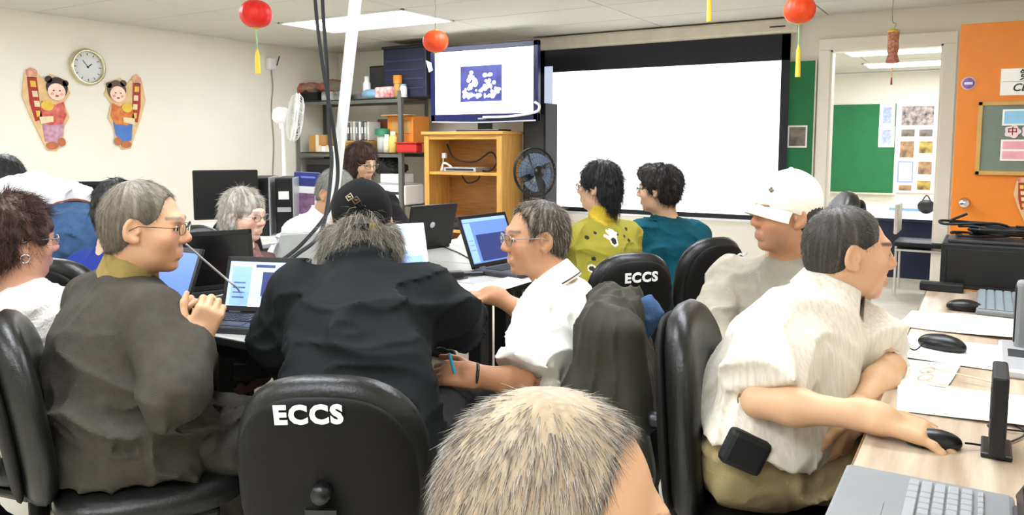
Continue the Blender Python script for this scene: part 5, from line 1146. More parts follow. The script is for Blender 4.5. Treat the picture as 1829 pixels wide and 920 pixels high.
# green chalkboard on the back wall
GREEN = mat('chalkboard_green', (38, 116, 68), .75, var=.08, scale=4)
gx1 = aty(1455, 180, 7.47).x; cb = thing('chalkboard', 'green chalkboard partly hidden behind the projection screen', 'chalkboard', (gx1-.5, 7.47, 0))
MB().box((0, 0, 1.42), (1.0, .02, 1.25), .003).build('board', GREEN, cb); MB().box((0, -.035, .785), (1.0, .07, .02), .003).build('chalk_tray', mat('aluminium_trim', (214, 206, 186), .5, metal=.2), cb); MB().box((.505, 0, 1.42), (.012, .03, 1.27)).build('side_trim', MATS['aluminium_trim'], cb)
def flatpic(label, c, w, h, m, border=PAPER, name='photo_print', bw=.014, group=None, T=None, th=.003):
    t = thing(name, label, 'picture', c, group=group)
    if T is not None: t.matrix_world = Matrix.Translation(c) @ T
    MB().box((0, 0, 0), (w, th, h)).build('sheet', border, t); MB().box((0, -th/2-.0006, 0), (w-2*bw, .0012, h-2*bw)).build('image', m, t); return t
PH1 = mat('photo_grey', (150, 140, 128), .4, var=0, scale=10, col2=(70, 62, 58)); PH2 = mat('photo_group', (206, 188, 178), .4, var=0, scale=14, col2=(60, 58, 74)); PH3 = mat('photo_warm', (206, 164, 120), .4, var=0, scale=9, col2=(96, 70, 58)); PH4 = mat('photo_gold', (232, 196, 96), .4, var=0, scale=8, col2=(44, 40, 40)); PH5 = mat('print_blue', (196, 204, 230), .5, var=0, scale=24, col2=(140, 152, 200))
q = aty(1424, 244, 7.455); flatpic('small framed photo on the green chalkboard beside the screen', (q.x, 7.455, q.z), .17, .20, PH1)
# ================================================================ metal shelf unit
sx0, sx1, sy0, sy1 = -7.05, -5.50, 6.72, 7.20; su = thing('metal_shelf', 'grey metal storage shelves in the corner', 'shelf', ((sx0+sx1)/2, (sy0+sy1)/2, 0)); SW, SD = sx1-sx0, sy1-sy0
SHZ = (1.80, 1.20, .62, .12)
for z in SHZ:
    m = MB().box((0, 0, z), (SW, SD, .012)); m.box((0, -SD/2+.004, z-.02), (SW, .008, .05), .002); m.box((0, SD/2-.004, z-.02), (SW, .008, .05), .002); m.build('shelf', METALG, su)
for sx in (-1, 1):
    for sy in (-1, 1): m = MB().box((sx*(SW/2), sy*(SD/2), .94), (.05, .006, 1.88)); m.box((sx*(SW/2+.022), sy*(SD/2-.02), .94), (.006, .045, 1.88)); m.build('post', METALG, su)
def sh(px, z, y=6.92): r = ray(px, 250); k = y/r.y; return Vector((r.x*k, y, z))
def item(name, label, cat, px, z, parts, y=6.92, rz=0.0, group=None):
    p = sh(px, z, y); t = thing(name, label, cat, p, rz, group=group)
    for pn, mb, m in parts: mb.build(pn, m, t)
    return t
def col(n, c, r=.5, **k): return mat('item_'+n, c, r, **k)
RED = col('red', (196, 44, 40)); NAVY = col('navy', (30, 34, 58)); ORG = col('orange', (226, 140, 50)); TAN = col('tan', (196, 150, 84)); CREAM = col('cream', (240, 230, 200)); GRN = col('green', (48, 120, 84)); YEL = col('yellow', (236, 202, 110)); LBL = col('pale_blue', (130, 170, 200))
Zt = 1.809; Zm = 1.209; Zl = .629
def sack(w, d, h, seed, amp=.012):
    V, Q = surf([ell((0, 0, h*.45), (w/2, d/2, h*.6)), half((0, 0, .0), (0, 0, -1), .01)], .014, disp=fold_disp(amp, 12, seed)); return V, Q
def sackitem(label, px, z, w, d, h, m, seed, y=6.92, stack=0.0):
    p = sh(px, z+stack, y); t = thing('sack', label, 'bag', p, group='bags on the top shelf'); V, Q = sack(w, d, h, seed); link('fabric', qmesh('fabric', V, Q, m), t); m2 = MB().tube(bez([(-w*.2, -d*.3, h*.75), (0, -d*.35, h*.95), (w*.2, -d*.3, h*.75)], 8), .006, 6); m2.build('handle', m, t)
sackitem('red and grey bag at the left end of the top shelf', 556, Zt+.10, .36, .30, .12, mat('sack_red', (190, 70, 60), .7, var=0, scale=9, col2=(150, 140, 120)), 1)
sackitem('red and green bundle in the middle of the top shelf', 598, Zt+.10, .40, .32, .14, mat('sack_green', (190, 60, 54), .7, var=0, scale=7, col2=(70, 120, 100)), 2)
item('carton', 'flat black and white carton under the red bag on the top shelf', 'box', 563, Zt, [('box', MB().box((0, 0, .05), (.40, .3, .10), .004), BLACKM), ('end_label', MB().box((-.14, -.152, .05), (.10, .004, .08)), PAPER)])
item('carton', 'white and dark carton behind the pole on the top shelf', 'box', 612, Zt, [('box', MB().box((0, 0, .05), (.36, .3, .10), .004), mat('carton_mix', (230, 228, 224), .6, var=0, scale=8, col2=(40, 38, 38)))])
item('bottle', 'white spray bottle on the top shelf', 'bottle', 657, Zt, [('body', MB().lathe([(0, 0), (.045, 0), (.045, .17), (.025, .20), (.025, .21)], 18), WHITEP), ('cap', MB().lathe([(.028, .205), (.028, .25), (0, .25)], 16), WHITEP)], 6.80)
item('bundle', 'pale blue plastic bundle in front of the white bottle', 'bag', 666, Zt, [('wrap', MB().sphere((0, 0, .05), (.14, .09, .055), 16), LBL)], 6.76)
item('pack', 'red and white striped pack on the top shelf', 'packet', 692, Zt, [('pack', MB().box((0, 0, .06), (.26, .12, .12), .02), mat('pack_stripe', (236, 224, 220), .5, var=0, scale=14, col2=(190, 60, 66)))], 6.76)
item('bottle', 'orange topped bottle near the crate on the top shelf', 'bottle', 712, Zt, [('body', MB().lathe([(0, 0), (.045, 0), (.045, .14), (.03, .16)], 18), TAN), ('cap', MB().lathe([(.05, .15), (.05, .24), (.0, .245)], 16), ORG)], 6.78)
item('bottle', 'small white tub beside the orange topped bottle', 'bottle', 722, Zt, [('body', MB().lathe([(0, 0), (.04, 0), (.04, .10), (.03, .12)], 16), WHITEP), ('cap', MB().lathe([(.03, .12), (.03, .14), (0, .14)], 14), LBL)], 6.76)
item('speaker', 'black upright loudspeaker on the top shelf', 'speaker', 686, Zt, [('cabinet', MB().box((0, 0, .19), (.24, .2, .38), .012), BLACKM), ('grille', MB().box((0, -.102, .19), (.21, .006, .34), .004), DKGREY)], 7.04)
pc = [('body', MB().box((0, 0, .27), (.60, .36, .54), .015), NAVY), ('lid', MB().box((0, 0, .55), (.63, .38, .03), .008), BLACKP)]
for k in range(4): pc.append(('rib', MB().box((0, -.184, .10+.10*k), (.54, .008, .02), .003), mat('crate_rib', (44, 50, 84), .5)))
item('storage_crate', 'big navy storage crate at the right end of the top shelf', 'crate', 742, Zt, pc, 7.0)
# middle shelf
for k in range(11):
    c = [(214, 210, 200), (120, 124, 130), (232, 228, 220), (90, 94, 104), (180, 176, 170)][k % 5]
    item('binder', ['first', 'second', 'third', 'fourth', 'fifth', 'sixth', 'seventh', 'eighth', 'ninth', 'tenth', 'eleventh'][k]+' thin upright folder from the left in the middle shelf row', 'folder', 618+5*k, Zm+.13, [('cover', MB().box((0, 0, .11), (.028, .2, .20+.012*(k % 3)), .003), col('binder%d' % (k % 5), c)), ('spine_label', MB().box((0, -.102, .12), (.018, .003, .07)), PAPER)], 6.93, group='folders on the middle shelf')
item('basket', 'tan box holding the row of folders', 'box', 645, Zm, [('body', MB().box((0, -.005, .065), (.50, .30, .125), .006), TAN), ('rim', MB().box((0, -.16, .12), (.50, .012, .02), .003), PINE)])
item('basket', 'brown carton at the left of the middle shelf', 'box', 583, Zm, [('body', MB().box((0, 0, .10), (.28, .3, .20), .006), TAN), ('tape', MB().box((0, -.152, .10), (.05, .003, .20)), CREAM)])
for k, (px, m) in enumerate(((572, CREAM), (580, PAPER), (588, CREAM), (596, PAPER))): item('small_box', ['first', 'second', 'third', 'fourth'][k]+' little white box from the left on the middle shelf edge', 'box', px, Zm, [('box', MB().box((0, 0, .035), (.06, .05, .07), .004), m), ('lid', MB().box((0, 0, .073), (.064, .054, .010), .002), RED if k % 2 else CREAM)], 6.75, group='little boxes on the middle shelf')
item('jar', 'clear jar with green lid on the middle shelf', 'jar', 683, Zm, [('body', MB().lathe([(0, 0), (.06, 0), (.06, .17), (.05, .19)], 18), mat('jar_glass', (190, 196, 190), .15)), ('lid', MB().lathe([(.085, .19), (.085, .26), (0, .27)], 18), GRN)], 6.80)
item('bottle', 'cream bottle with white cap on the middle shelf', 'bottle', 691, Zm, [('body', MB().lathe([(0, 0), (.04, 0), (.04, .14), (.025, .17)], 16), CREAM), ('cap', MB().lathe([(.025, .165), (.025, .20), (0, .20)], 14), WHITEP)], 6.76)
item('bottle', 'larger yellow bottle on the middle shelf', 'bottle', 702, Zm, [('body', MB().lathe([(0, 0), (.05, 0), (.05, .16), (.03, .19)], 16), YEL), ('cap', MB().lathe([(.03, .185), (.03, .23), (0, .23)], 14), CREAM)], 6.76)
item('cabinet_box', 'orange brown open carton on the middle shelf', 'box', 728, Zm, [('body', MB().box((0, .02, .20), (.36, .3, .40), .006), ORG), ('flap', MB().box((0, -.16, .41), (.38, .14, .012), .003), TAN), ('panel', MB().box((.02, -.135, .28), (.26, .006, .14), .003), TAN)], 6.98)
item('basket', 'red plastic basket in front of the orange carton', 'basket', 731, Zm, [('body', MB().box((0, 0, .05), (.28, .12, .10), .02), RED), ('rim', MB().box((0, 0, .105), (.30, .14, .014), .006), RED)], 6.74)
item('board', 'small brown board leaning behind the jar', 'board', 690, Zm, [('board', MB().box((0, 0, .19), (.24, .02, .38), .004), wood('board_brown', (110, 60, 40), (140, 84, 56))), ('rail', MB().box((.14, 0, .2), (.02, .02, .40), .004), SILVER)], 7.10)
# low shelf
item('file_drawer', 'dark stack of file trays at the left of the low shelf', 'trays', 586, Zl, [('body', MB().box((0, 0, .25), (.42, .34, .50), .006), DKGREY), ('tray', MB().box((0, -.172, .12), (.36, .006, .10), .003), BLACKM), ('tray', MB().box((0, -.172, .25), (.36, .006, .10), .003), BLACKM), ('tray', MB().box((0, -.172, .38), (.36, .006, .10), .003), BLACKM)])
item('printer', 'white printer on the low shelf', 'printer', 712, Zl, [('body', MB().box((0, 0, .11), (.44, .34, .22), .015), WHITEP), ('paper_tray', MB().box((0, -.20, .05), (.34, .10, .02), .004), WHITEP), ('output_slot', MB().box((0, -.172, .13), (.34, .006, .03)), DKGREY), ('lid', MB().box((0, 0, .228), (.42, .32, .02), .006), SILVER)])
item('carton', 'white carton on top of the printer', 'box', 708, Zl+.24, [('body', MB().box((0, 0, .05), (.30, .22, .10), .004), PAPER), ('tape', MB().box((0, 0, .101), (.05, .22, .003)), CREAM)])
V, Q = surf([ell((0, 0, .10), (.16, .12, .11)), ell((.12, 0, .06), (.14, .1, .07), k=.04), half((0, 0, 0), (0, 0, -1))], .012, disp=fold_disp(.02, 14, 5)); p = sh(690, Zl+.345, 6.9); t = thing('bag', 'crumpled black bag on top of the white carton', 'bag', p); link('bag_body', qmesh('bag_body', V, Q, MATS['bag_nylon']), t); MB().tube(bez([(-.05, 0, .18), (0, 0, .24), (.06, 0, .17)], 8), .006, 6).build('strap', BLACKM, t)
# ================================================================ fans
def fan(label, c, d, m, blade_m, R_=.20, base=0.0, motor_m=None):
    d = Vector(d).normalized(); r = d.cross(UP).normalized(); u = r.cross(d); t = thing('pedestal_fan', label, 'fan', (c.x, c.y, base)); off = Vector((c.x, c.y, base)); C0 = c-off
    T = frame(C0, r, u, d); g = MB()
    for zz, rr_ in ((.035, R_), (-.035, R_)): g.tube([T @ Vector((rr_*math.cos(a), rr_*math.sin(a), zz*.3)) for a in [2*math.pi*i/36 for i in range(36)]], .006, 6, closed=True)
    for k in range(30):
        a = 2*math.pi*k/30
        for sg in (-1, 1): g.tube([T @ Vector((q*R_*math.cos(a), q*R_*math.sin(a), sg*z_)) for q, z_ in ((.18, .062), (.55, .060), (.85, .045), (1, .012))], .0016, 4, caps=False)
    for q in (.35, .62, .85): 
        for sg in (-1, 1): g.tube([T @ Vector((q*R_*math.cos(a), q*R_*math.sin(a), sg*(.06 if q < .7 else .045))) for a in [2*math.pi*i/28 for i in range(28)]], .0016, 4, closed=True)
    g.build('guard', m, t)
    MB().lathe([(0, .068), (.05, .066), (.052, .056), (0, .056)], 18, T).build('badge', m, t)
    for k in range(4):
        b = MB(); rows = []
        for s_ in [i/6 for i in range(7)]:
            rd = .035+s_*(R_*.80-.035); wdt = .55+.25*s_; rows.append([T @ Vector((rd*math.cos(a+k*math.pi/2), rd*math.sin(a+k*math.pi/2), .03*(a-.2)/.6*(1-.3*s_)))for a in [wdt*(j/5-.2)*1.6 for j in range(6)]])
        b.grid(rows); b.grid([[p-d*.003 for p in q][::-1] for q in rows]); b.build('blade', blade_m, t)
    MB().lathe([(0, .03), (.032, .028), (.034, -.03), (0, -.03)], 16, T).build('hub', blade_m, t)
    MB().lathe([(0, -.05), (.06, -.055), (.07, -.09), (.065, -.15), (.04, -.18), (0, -.185)], 20, T).build('motor_housing', motor_m or m, t)
    pz = C0-d*.10; MB().tube([pz-UP*.05, Vector((pz.x, pz.y, .35)), Vector((pz.x, pz.y, .03))], [.014, .016, .018], 12).build('pole', m, t)
    MB().box(pz-UP*.07, (.05, .05, .08), .012).build('neck_joint', m, t); MB().lathe([(.21, 0), (.20, .02), (.05, .045), (.03, .06)], 28, Matrix.Translation((pz.x, pz.y, .0))).build('base', m, t)
fan('white pedestal fan facing right beside the shelves', W(527, 210, 6.5), heading(72, -8), WHITEP, mat('fan_clear', (236, 238, 236), .3), .20)
fan('black pedestal fan with bluish blades beside the pine bookcase', W(956, 308, 6.6), heading(148, 6), BLACKP, mat('fan_blue', (110, 126, 150), .25), .205)
# ================================================================ left wall: clock, decorations, sensor and wire
ck = thing('wall_clock', 'round gold rimmed wall clock', 'clock', (LW, 4.215, 2.005), math.pi/2)   # local -y faces the room
TX = Matrix.Rotation(math.pi/2, 4, 'X')
GOLDR = mat('clock_rim', (206, 200, 170), .2, metal=.85)
MB().lathe([(.165, 0), (.168, .02), (.160, .045), (.145, .050), (.138, .042), (.138, .02)], 40, TX, caps=False).build('rim', GOLDR, ck)
MB().lathe([(0, .022), (.142, .022)], 36, TX, caps=False).build('dial', mat('clock_dial', (236, 238, 238), .3, var=.01), ck)
for k in range(12):
    a = 2*math.pi*k/12; MB().box((0, 0, 0), (.006, .002, .022), M=None).xf(Matrix.Translation((.118*math.sin(a), -.0235, .118*math.cos(a))) @ Matrix.Rotation(a, 4, 'Y')).build('hour_mark', DKGREY, ck)
for ang, ln, w in ((-38, .085, .006), (52, .060, .008)):
    a = math.radians(ang); MB().box((0, 0, ln/2-.01), (w, .003, ln)).xf(Matrix.Translation((0, -.026, 0)) @ Matrix.Rotation(a, 4, 'Y')).build('hand', BLACKP, ck)
MB().lathe([(0, .032), (.008, .03), (.008, .022)], 12, TX).build('pin', BLACKP, ck)
MB().lathe([(0, .041), (.139, .040), (.139, .0385), (0, .0395)], 36, TX, caps=False).build('glass', mat('clock_glass', (255, 255, 255), .02, var=0, trans=1, ior=1.05), ck)
def cutout(label, y, z, flip, shirt, pants, hairc, s=1.0, wall=True, M=None):
    """flat New Year paper cut-out of a child holding a red scroll: layered card shapes"""
    t = thing('paper_cutout', label, 'decoration', (LW+.003, y, z), math.pi/2) if M is None else thing('paper_cutout', label, 'decoration', M=M)
    F = -1 if flip else 1
    def lay(name, pts, m, lv): MB().prism([(x*F*s, z_*s) for x, z_ in (pts if F > 0 else pts[::-1])], .004, Matrix.Translation((0, -.004*lv, 0)) @ TX).build(name, m, t)
    def disc(cx, cz, rx, rz, n=18, wob=0.0): return [(cx+rx*(1+wob*math.sin(5*2*math.pi*i/n))*math.cos(2*math.pi*i/n), cz+rz*(1+wob*math.sin(5*2*math.pi*i/n))*math.sin(2*math.pi*i/n)) for i in range(n)]
    def C(n, c): return mat('card_'+n, c, .55, var=.10, scale=26)
    FL = mat('card_floral', (196, 110, 116), .55, var=0, scale=38, col2=(236, 190, 150)); RD = C('red', (170, 50, 40)); GD = C('gold', (228, 190, 70)); SKN = C('skin', (250, 216, 196)); BRN = C('hair%d' % hairc[0], hairc)
    lay('backing', [(-.20, .30), (-.14, .36), (-.07, .30), (-.02, .25), (.02, .32), (.14, .28), (.19, .16), (.13, .07), (.17, -.06), (.12, -.14), (.10, -.27), (.04, -.36), (-.05, -.35), (-.10, -.22), (-.17, -.06), (-.23, .12)], mat('card_back', (226, 190, 140), .6, var=.1, scale=20), 1)
    lay('scroll', [(-.18, .28), (-.10, .28), (-.085, .06), (-.075, -.08), (-.13, -.10), (-.17, .06)], RD, 2)
    for k in range(4): lay('scroll_character', [(x-.012*0+.012*k, zz+.22-.085*k) for x, zz in ((-.160, .028), (-.115, .028), (-.110, -.024), (-.155, -.024))], GD if k in (0, 3) else C('cream', (232, 214, 170)), 3)
    lay('scroll_knob', disc(-.14, .315, .05, .045, 12, .06), FL, 2)
    lay('coat', [(-.07, .08), (.05, .05), (.12, .08), (.14, -.04), (.10, -.12), (-.02, -.13), (-.10, -.08)], shirt, 3)
    lay('trouser', [(-.08, -.08), (.12, -.10), (.10, -.22), (.03, -.30), (-.06, -.27)], pants, 2)
    lay('fan_prop', disc(-.025, .04, .055, .045, 14), GD, 4); lay('sash', [(-.10, -.06), (.02, -.05), (.02, -.10), (-.09, -.12)], C('cream', (232, 214, 170)), 4)
    lay('foot', disc(-.0, -.31, .055, .035, 12), C('shoe', (186, 110, 70)), 3); lay('foot', disc(.085, -.28, .035, .04, 12), C('shoe', (186, 110, 70)), 3)
    lay('hair', disc(.07, .20, .095, .095, 18, .02), BRN, 3); lay('hair_bun', disc(.0, .27, .032, .032, 12), BRN, 3); lay('hair_bun', disc(.145, .245, .028, .028, 12), BRN, 3)
    lay('face', disc(.062, .165, .078, .075), SKN, 4)
    for ex in (.035, .088): lay('eye', disc(ex, .175, .008, .006, 8), BRN, 5); lay('cheek', disc(ex+(-.014 if ex < .06 else .014), .145, .014, .011, 10), C('pink', (240, 160, 150)), 5)
    lay('mouth', disc(.062, .128, .016, .007, 10), RD, 5)
    return t
cutout('pink paper cut-out of a child with red scroll left of the clock', 3.86, 1.60, False, mat('card_pinkred', (190, 64, 54), .55, var=0, scale=22, col2=(226, 130, 120)), mat('card_mauve', (210, 170, 190), .55, var=0, scale=24, col2=(176, 120, 140)), (52, 40, 40), 1.0)
cutout('blue trousered paper cut-out of a child right of the clock', 4.56, 1.61, True, mat('card_orange', (222, 150, 60), .55, var=0, scale=22, col2=(196, 80, 60)), mat('card_blue', (76, 122, 196), .55, var=.1), (92, 72, 50), 1.0)
ws = thing('wall_sensor', 'white wall fitting with a short black antenna near the corner', 'fitting', (LW, 6.36, 2.22), math.pi/2); MB().box((0, -.04, 0), (.10, .08, .14), .02).build('case', WHITEP, ws); MB().tube([(.06, -.07, -.02), (.085, -.09, .09)], .007, 6).build('antenna', BLACKP, ws); MB().tube([(-.02, -.02, .05), (-.02, -.02, .07)], .01, 6).build('cable_gland', GREYP, ws)
cable('thin grey wire running down the left wall below the fitting', [(LW+.02, 6.38, 2.16), (LW+.015, 6.40, 1.95), (LW+.015, 6.37, 1.7), (LW+.015, 6.39, 1.3), (LW+.015, 6.36, .9), (LW+.015, 6.37, .5)], .006, mat('wire_grey', (150, 140, 120), .6), name='wall_wire')
# ================================================================ hanging lanterns
REDL = mat('lantern_red', (226, 36, 22), .45, var=.12, scale=30); ORL = mat('lantern_orange', (240, 74, 24), .45, var=.12, scale=30); TAS = mat('tassel_yellow', (244, 206, 70), .6); GOLD = mat('lantern_gold', (226, 176, 60), .35, metal=.4); STR = mat('string_grey', (120, 116, 100), .7); GRS = mat('string_green', (150, 196, 140), .7)
def lantern(label, c, r, m, string_top=CH, tl=.0, tassel=True, ts=.10, tz=.16):
    t = thing('paper_lantern', label, 'lantern', c, group='round paper lanterns')
    mb = MB(); n = 36; rows = []
    for i in range(15):
        th = math.pi*(.04+.92*i/14); rows.append([(r*math.sin(th)**.8*(1+.035*math.cos(k*math.pi*2/n*12))*math.cos(2*math.pi*k/n), r*math.sin(th)**.8*(1+.035*math.cos(k*math.pi*2/n*12))*math.sin(2*math.pi*k/n), -.86*r*math.cos(th)) for k in range(n)])
    mb.grid(rows, closed=True); mb.build('globe', m, t)
    MB().lathe([(r*.22, .80*r), (r*.26, .88*r), (r*.1, .95*r)], 14).build('top_cap', GOLD, t); MB().lathe([(0, -.95*r), (r*.24, -.88*r), (r*.2, -.80*r)], 14).build('bottom_cap', GOLD, t)
    MB().tube([(0, 0, .9*r), (0, 0, CH-c[2])], .002, 5).build('hanging_string', STR, t)
    if tassel:
        MB().tube([(0, 0, -.9*r), (.002, 0, -.9*r-tz*.55)], .004, 6).build('tassel_cord', GRS, t)
        z = -.9*r-tz*.55; MB().tube([(.002, 0, z), (.002, 0, z-.02), (.002, 0, z-.03), (.003, 0, z-ts)], [.004, .009, .012, .014], 8).build('tassel', TAS, t)
lantern('red paper lantern with yellow tassel hanging over the left of the room', W(457, 25, 4.0), .080, REDL, ts=.125, tz=.19)
lantern('orange red paper lantern hanging in front of the television', W(778, 74, 5.0), .080, ORL, tassel=False)
lantern('orange red paper lantern with tassel beside the projection screen', W(1428, 18, 4.2), .082, ORL, ts=.17, tz=.20)
c = W(1268, -60, 4.0); lantern('paper lantern above the frame showing only its yellow tassel', c, .08, REDL, ts=.15, tz=.10)
hl = thing('cylinder_lantern', 'tall red and gold printed hanging lantern by the doorway', 'lantern', W(1595, 82, 5.0)); PRT = mat('lantern_print', (150, 52, 50), .5, var=0, scale=60, col2=(196, 150, 110))
MB().lathe([(.020, .105), (.040, .095), (.036, .085)], 8).build('top_rim', GOLD, hl); MB().lathe([(.036, .09), (.032, .03), (.034, -.03), (.028, -.06)], 8).build('upper_panel', PRT, hl); MB().lathe([(.028, -.055), (.042, -.10), (.036, -.108)], 8).build('lower_flare', mat('lantern_flare', (190, 130, 110), .5, var=0, scale=50, col2=(150, 60, 56)), hl)
MB().tube([(0, 0, -.10), (0, 0, -.20)], .003, 5).build('cord', GOLD, hl); MB().tube([(0, 0, -.20), (0, 0, -.245)], [.004, .007], 6).build('tassel', mat('tassel_red', (150, 40, 40), .6), hl)
MB().tube(bez([(0, 0, .10), (.012, 0, .14), (-.012, 0, .18), (.0, 0, CH-W(1595, 82, 5.0).z)], 10), .002, 5).build('hanging_string', STR, hl)
# ================================================================ orange door (open, seen from its face) with its notices
od = tag(MB().box((0, 0, 0), (.02, .02, .02)).build('door_2', mat('orange_paint', (232, 134, 40), .45, var=.03)), kind='structure')
od.data = MB().box((.335, 0, 1.005), (1.03, .045, 2.03), .004).mesh('door_2', MATS['orange_paint']); od.location = (0, 5.52, 0)
for px, nm in ((0, 'knob'),):
    T = Matrix.Translation((-.108, -.022, .95)) @ TX; MB().lathe([(.032, 0), (.032, .006), (.014, .010), (.012, .035), (.026, .045), (.030, .06), (.022, .072), (0, .075)], 22, T).build('door_knob', CHROME, od)
MB().box((-.181, 0, .95), (.004, .024, .06)).build('latch_plate', CHROME, od)
DY = 5.52-.0235
bt = thing('sticker', 'small round purple sticker on the orange door', 'sticker', (aty(1730, 149, DY).x, DY-.001, aty(1730, 149, DY).z)); MB().lathe([(0, .002), (.040, .002), (.040, 0)], 24, TX).build('ring', mat('sticker_pink', (236, 190, 190), .5), bt); MB().lathe([(0, .003), (.032, .003), (.032, .002)], 24, TX).build('disc', mat('sticker_purple', (138, 110, 176), .5), bt); MB().box((0, -.0035, 0), (.044, .001, .014)).build('stripe', mat('sticker_white', (230, 220, 236), .5), bt)
p0 = aty(1787, 147, DY); sg = thing('door_sign', 'white classroom sign with hand lettering on the orange door', 'sign', (p0.x+.20, DY-.001, p0.z)); MB().box((0, 0, 0), (.40, .003, .155)).build('card', PAPER, sg)
INK = mat('ink_black', (36, 34, 34), .6)
def txt(body, size, m, parent, x, z, y=-.0035, bold=0., shear=0., al=None):
    me = text_mesh('lettering', body, size, m, .0004, bold, shear); me.transform(Matrix.Translation((x, y, z)) @ TX); o = link('lettering', me, parent); return o
txt('第', .068, INK, sg, -.075, .035, bold=.0008); txt('CLASS', .062, INK, sg, -.055, -.035, bold=.001, shear=.25); MB().box((0, -.002, .002), (.38, .001, .002)).build('rule_line', INK, sg)
q0 = aty(1748, 182, DY); q1 = aty(1744, 312, DY); nb = thing('notice_board', 'grey green notice board with wooden frame on the orange door', 'board', (q0.x+.34, DY-.012, (q0.z+q1.z)/2)); nh = q0.z-q1.z; nw = .68
MB().box((0, .004, 0), (nw-.02, .012, nh-.02)).build('board', mat('board_slate', (122, 134, 122), .8, var=.06), nb)
for sx in (-1, 1): MB().box((sx*(nw/2-.012), 0, 0), (.024, .024, nh), .003).build('frame_side', mat('frame_wood', (206, 164, 92), .5), nb)
for sz in (-1, 1): MB().box((0, 0, sz*(nh/2-.012)), (nw, .024, .024), .003).build('frame_rail', MATS['frame_wood'], nb)
xl = -nw/2+.125
def card(label, x0_, zc, w, h, m): t = thing('notice_card', label, 'notice', (nb.location.x+xl+x0_+w/2, DY-.0205, nb.location.z+zc)); MB().box((0, 0, 0), (w, .003, h)).build('paper', PAPER, t); MB().box((0, -.002, 0), (w-.02, .001, h-.02)).build('print', m, t); return t
card('pale blue notice on the slate board of the door', .0, nh*.28, .26, .095, mat('notice_blue', (150, 204, 236), .6, var=.06))
t = card('pink notice on the slate board of the door', .0, -nh*.16, .28, .125, mat('notice_pink', (240, 172, 178), .6, var=.1, scale=20)); MB().box((0, -.003, 0), (.26, .001, .012)).build('white_band', PAPER, t)
BAD = mat('badge_white', (244, 226, 222), .6); DRED = mat('character_red', (140, 34, 44), .6)
for k, chh in enumerate('中華'):
    t = thing('character_badge', ['left', 'right'][k]+' white badge with a dark red character on the slate board', 'badge', (nb.location.x+xl+.055+.085*k, DY-.0205, nb.location.z+nh*.09)); MB().prism([(.040*math.cos(a)*(1+.12*math.cos(5*a)), .036*math.sin(a)*(1+.12*math.cos(5*a))) for a in [2*math.pi*i/30 for i in range(30)]], .003, TX).build('badge', BAD, t); txt(chh, .052, DRED, t, 0, 0, -.0038, bold=.0008)
g0 = aty(1822, 362, DY); cutout('gold paper cut-out at the right edge of the orange door', 0, 0, False, mat('card_goldred', (232, 196, 60), .55, var=0, scale=24, col2=(190, 70, 50)), mat('card_yellow', (236, 206, 110), .55, var=.1), (120, 60, 40), .42, M=Matrix.Translation((g0.x+.06, DY-.002, g0.z)))
# ================================================================ next room seen through the doorway
FY = FARY-.012
def fz(px, py): q = aty(px, py, FY); return q.x, q.z
xa, za = fz(1477, 188); xb, zb2 = fz(1594, 345); c2 = thing('chalkboard', 'green chalkboard in the next room through the doorway', 'chalkboard', ((xa-.5+xb)/2, FY, 0)); w_ = xb-xa+.5
MB().box((0, 0, (za+zb2)/2), (w_, .02, za-zb2), .003).build('board', GREEN, c2); MB().box((0, -.04, zb2-.015), (w_+.05, .08, .03), .004).build('chalk_tray', MATS['aluminium_trim'], c2)
MB().box((w_/2+.03, -.004, (za+zb2)/2), (.05, .03, za-zb2+.05)).build('side_trim', WHITE, c2)
xe, ze = fz(1570, 186); xf_, zf = fz(1597, 262)
for k, (pa, pb_) in enumerate((((1572, 186), (1598, 226)), ((1570, 226), (1597, 263)))):
    A0, A1 = fz(*pa), fz(*pb_); flatpic(['upper', 'lower'][k]+' bluish printed sheet beside the far chalkboard', ((A0[0]+A1[0])/2, FY-.02, (A0[1]+A1[1])/2), A1[0]-A0[0], A0[1]-A1[1], PH5, bw=.05)
nb0, nb1 = fz(1604, 186), fz(1674, 345); bb = thing('pin_board', 'white pin board covered with photographs in the next room', 'board', ((nb0[0]+nb1[0])/2, FY, (nb0[1]+nb1[1])/2)); MB().box((0, 0, 0), (nb1[0]-nb0[0], .02, nb0[1]-nb1[1]), .003).build('panel', mat('pin_board_white', (236, 230, 214), .7), bb); MB().box((0, -.012, -(nb0[1]-nb1[1])/2+.01), (nb1[0]-nb0[0], .02, .03)).build('lower_rail', WHITE, bb)
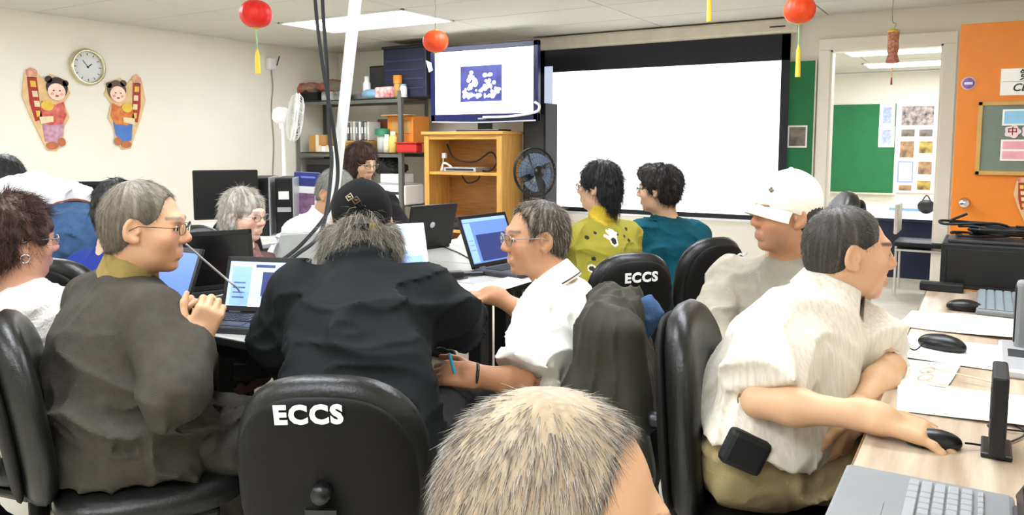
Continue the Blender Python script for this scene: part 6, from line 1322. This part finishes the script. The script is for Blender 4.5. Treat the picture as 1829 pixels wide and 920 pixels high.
for (l, x0_, y0_, x1_, y1_, m) in (('large group photo at the top of the far pin board', 1609, 188, 1670, 226, PH2), ('small photo left below the group photo on the pin board', 1608, 229, 1636, 246, PH1), ('small photo right below the group photo on the pin board', 1640, 229, 1668, 246, PH1), ('warm toned photo on the left of the far pin board', 1606, 250, 1634, 284, PH3), ('gold photo on the right of the far pin board', 1640, 250, 1668, 276, PH4), ('white notice with blue edge on the far pin board', 1604, 288, 1630, 326, PAPER), ('street photo on the right of the far pin board', 1638, 286, 1666, 314, PH3), ('dark gold photo low on the far pin board', 1636, 320, 1664, 342, PH4), ('brown photo at the lower left of the far pin board', 1603, 328, 1630, 343, PH3)):
    A0, A1 = fz(x0_, y0_), fz(x1_, y1_); flatpic(l, ((A0[0]+A1[0])/2, FY-.014, (A0[1]+A1[1])/2), A1[0]-A0[0], A0[1]-A1[1], m, bw=.02, border=mat('sheet_blue', (150, 160, 220), .6) if 'blue edge' in l else PAPER)
table('white table in the next room through the doorway', -1.15, .9, 8.0, 9.6, z=.62, topm=WHT, legm=mat('navy_skirt', (30, 38, 66), .6), apron=False)
sk = MB().box((-.12, 8.06, .33), (1.96, .02, .54)); sk.build('table_skirt', MATS['navy_skirt'], label='dark navy cloth skirt on the front of the white table', cat='cloth')
tr_ = W(1620, 364, 7.6); tb = thing('tape_dispenser', 'blue stationery lying on the white table in the next room', 'stationery', (tr_.x, 8.9, .62)); MB().box((0, 0, .02), (.40, .05, .03), .008).build('body', LBL, tb); MB().sphere((.16, 0, .04), .035, 12).build('roll', mat('roll_blue', (80, 130, 190), .5), tb)
bl = thing('bag', 'small dark bag on the table at the right doorway jamb', 'bag', (fz(1655, 350)[0]*.62, 8.7, .62)); MB().sphere((0, 0, .07), (.08, .06, .07), 14).build('bag_body', MATS['bag_nylon'], bl); MB().tube(bez([(-.04, 0, .12), (0, 0, .18), (.04, 0, .12)], 8), .006, 6).build('handle', BLACKM, bl)
ncf = atz(1590, 530, 0); nc = thing('stacking_chair', 'grey metal framed chair in front of the table in the next room', 'chair', (ncf.x+.22, 7.62, 0)); 
for sx in (-1, 1):
    for sy in (-1, 1): MB().tube([(sx*.20, sy*.18, 0), (sx*.20, sy*.18, .44)], .012, 8).build('leg', CHROME, nc)
MB().box((0, 0, .45), (.44, .42, .04), .015).build('seat', BLACKM, nc); MB().box((0, -.0, .40), (.42, .40, .02), .004).build('seat_frame', CHROME, nc)
MB().box((-.21, 0, .66), (.03, .40, .26), .012).build('backrest', mat('chair_pale', (220, 216, 206), .5), nc)
sho = thing('shoe', 'dark shoe on the floor under the far table', 'shoe', atz(1640, 485, .0)); V, Q = surf([rcone((-.06, 0, .045), (.09, 0, .035), .045, .035), half((0, 0, .002), (0, 0, -1))], .01); link('upper', qmesh('upper', V, Q, SHOE), sho); MB().box((.015, 0, .006), (.22, .07, .012), .004).build('sole', BLACKM, sho)
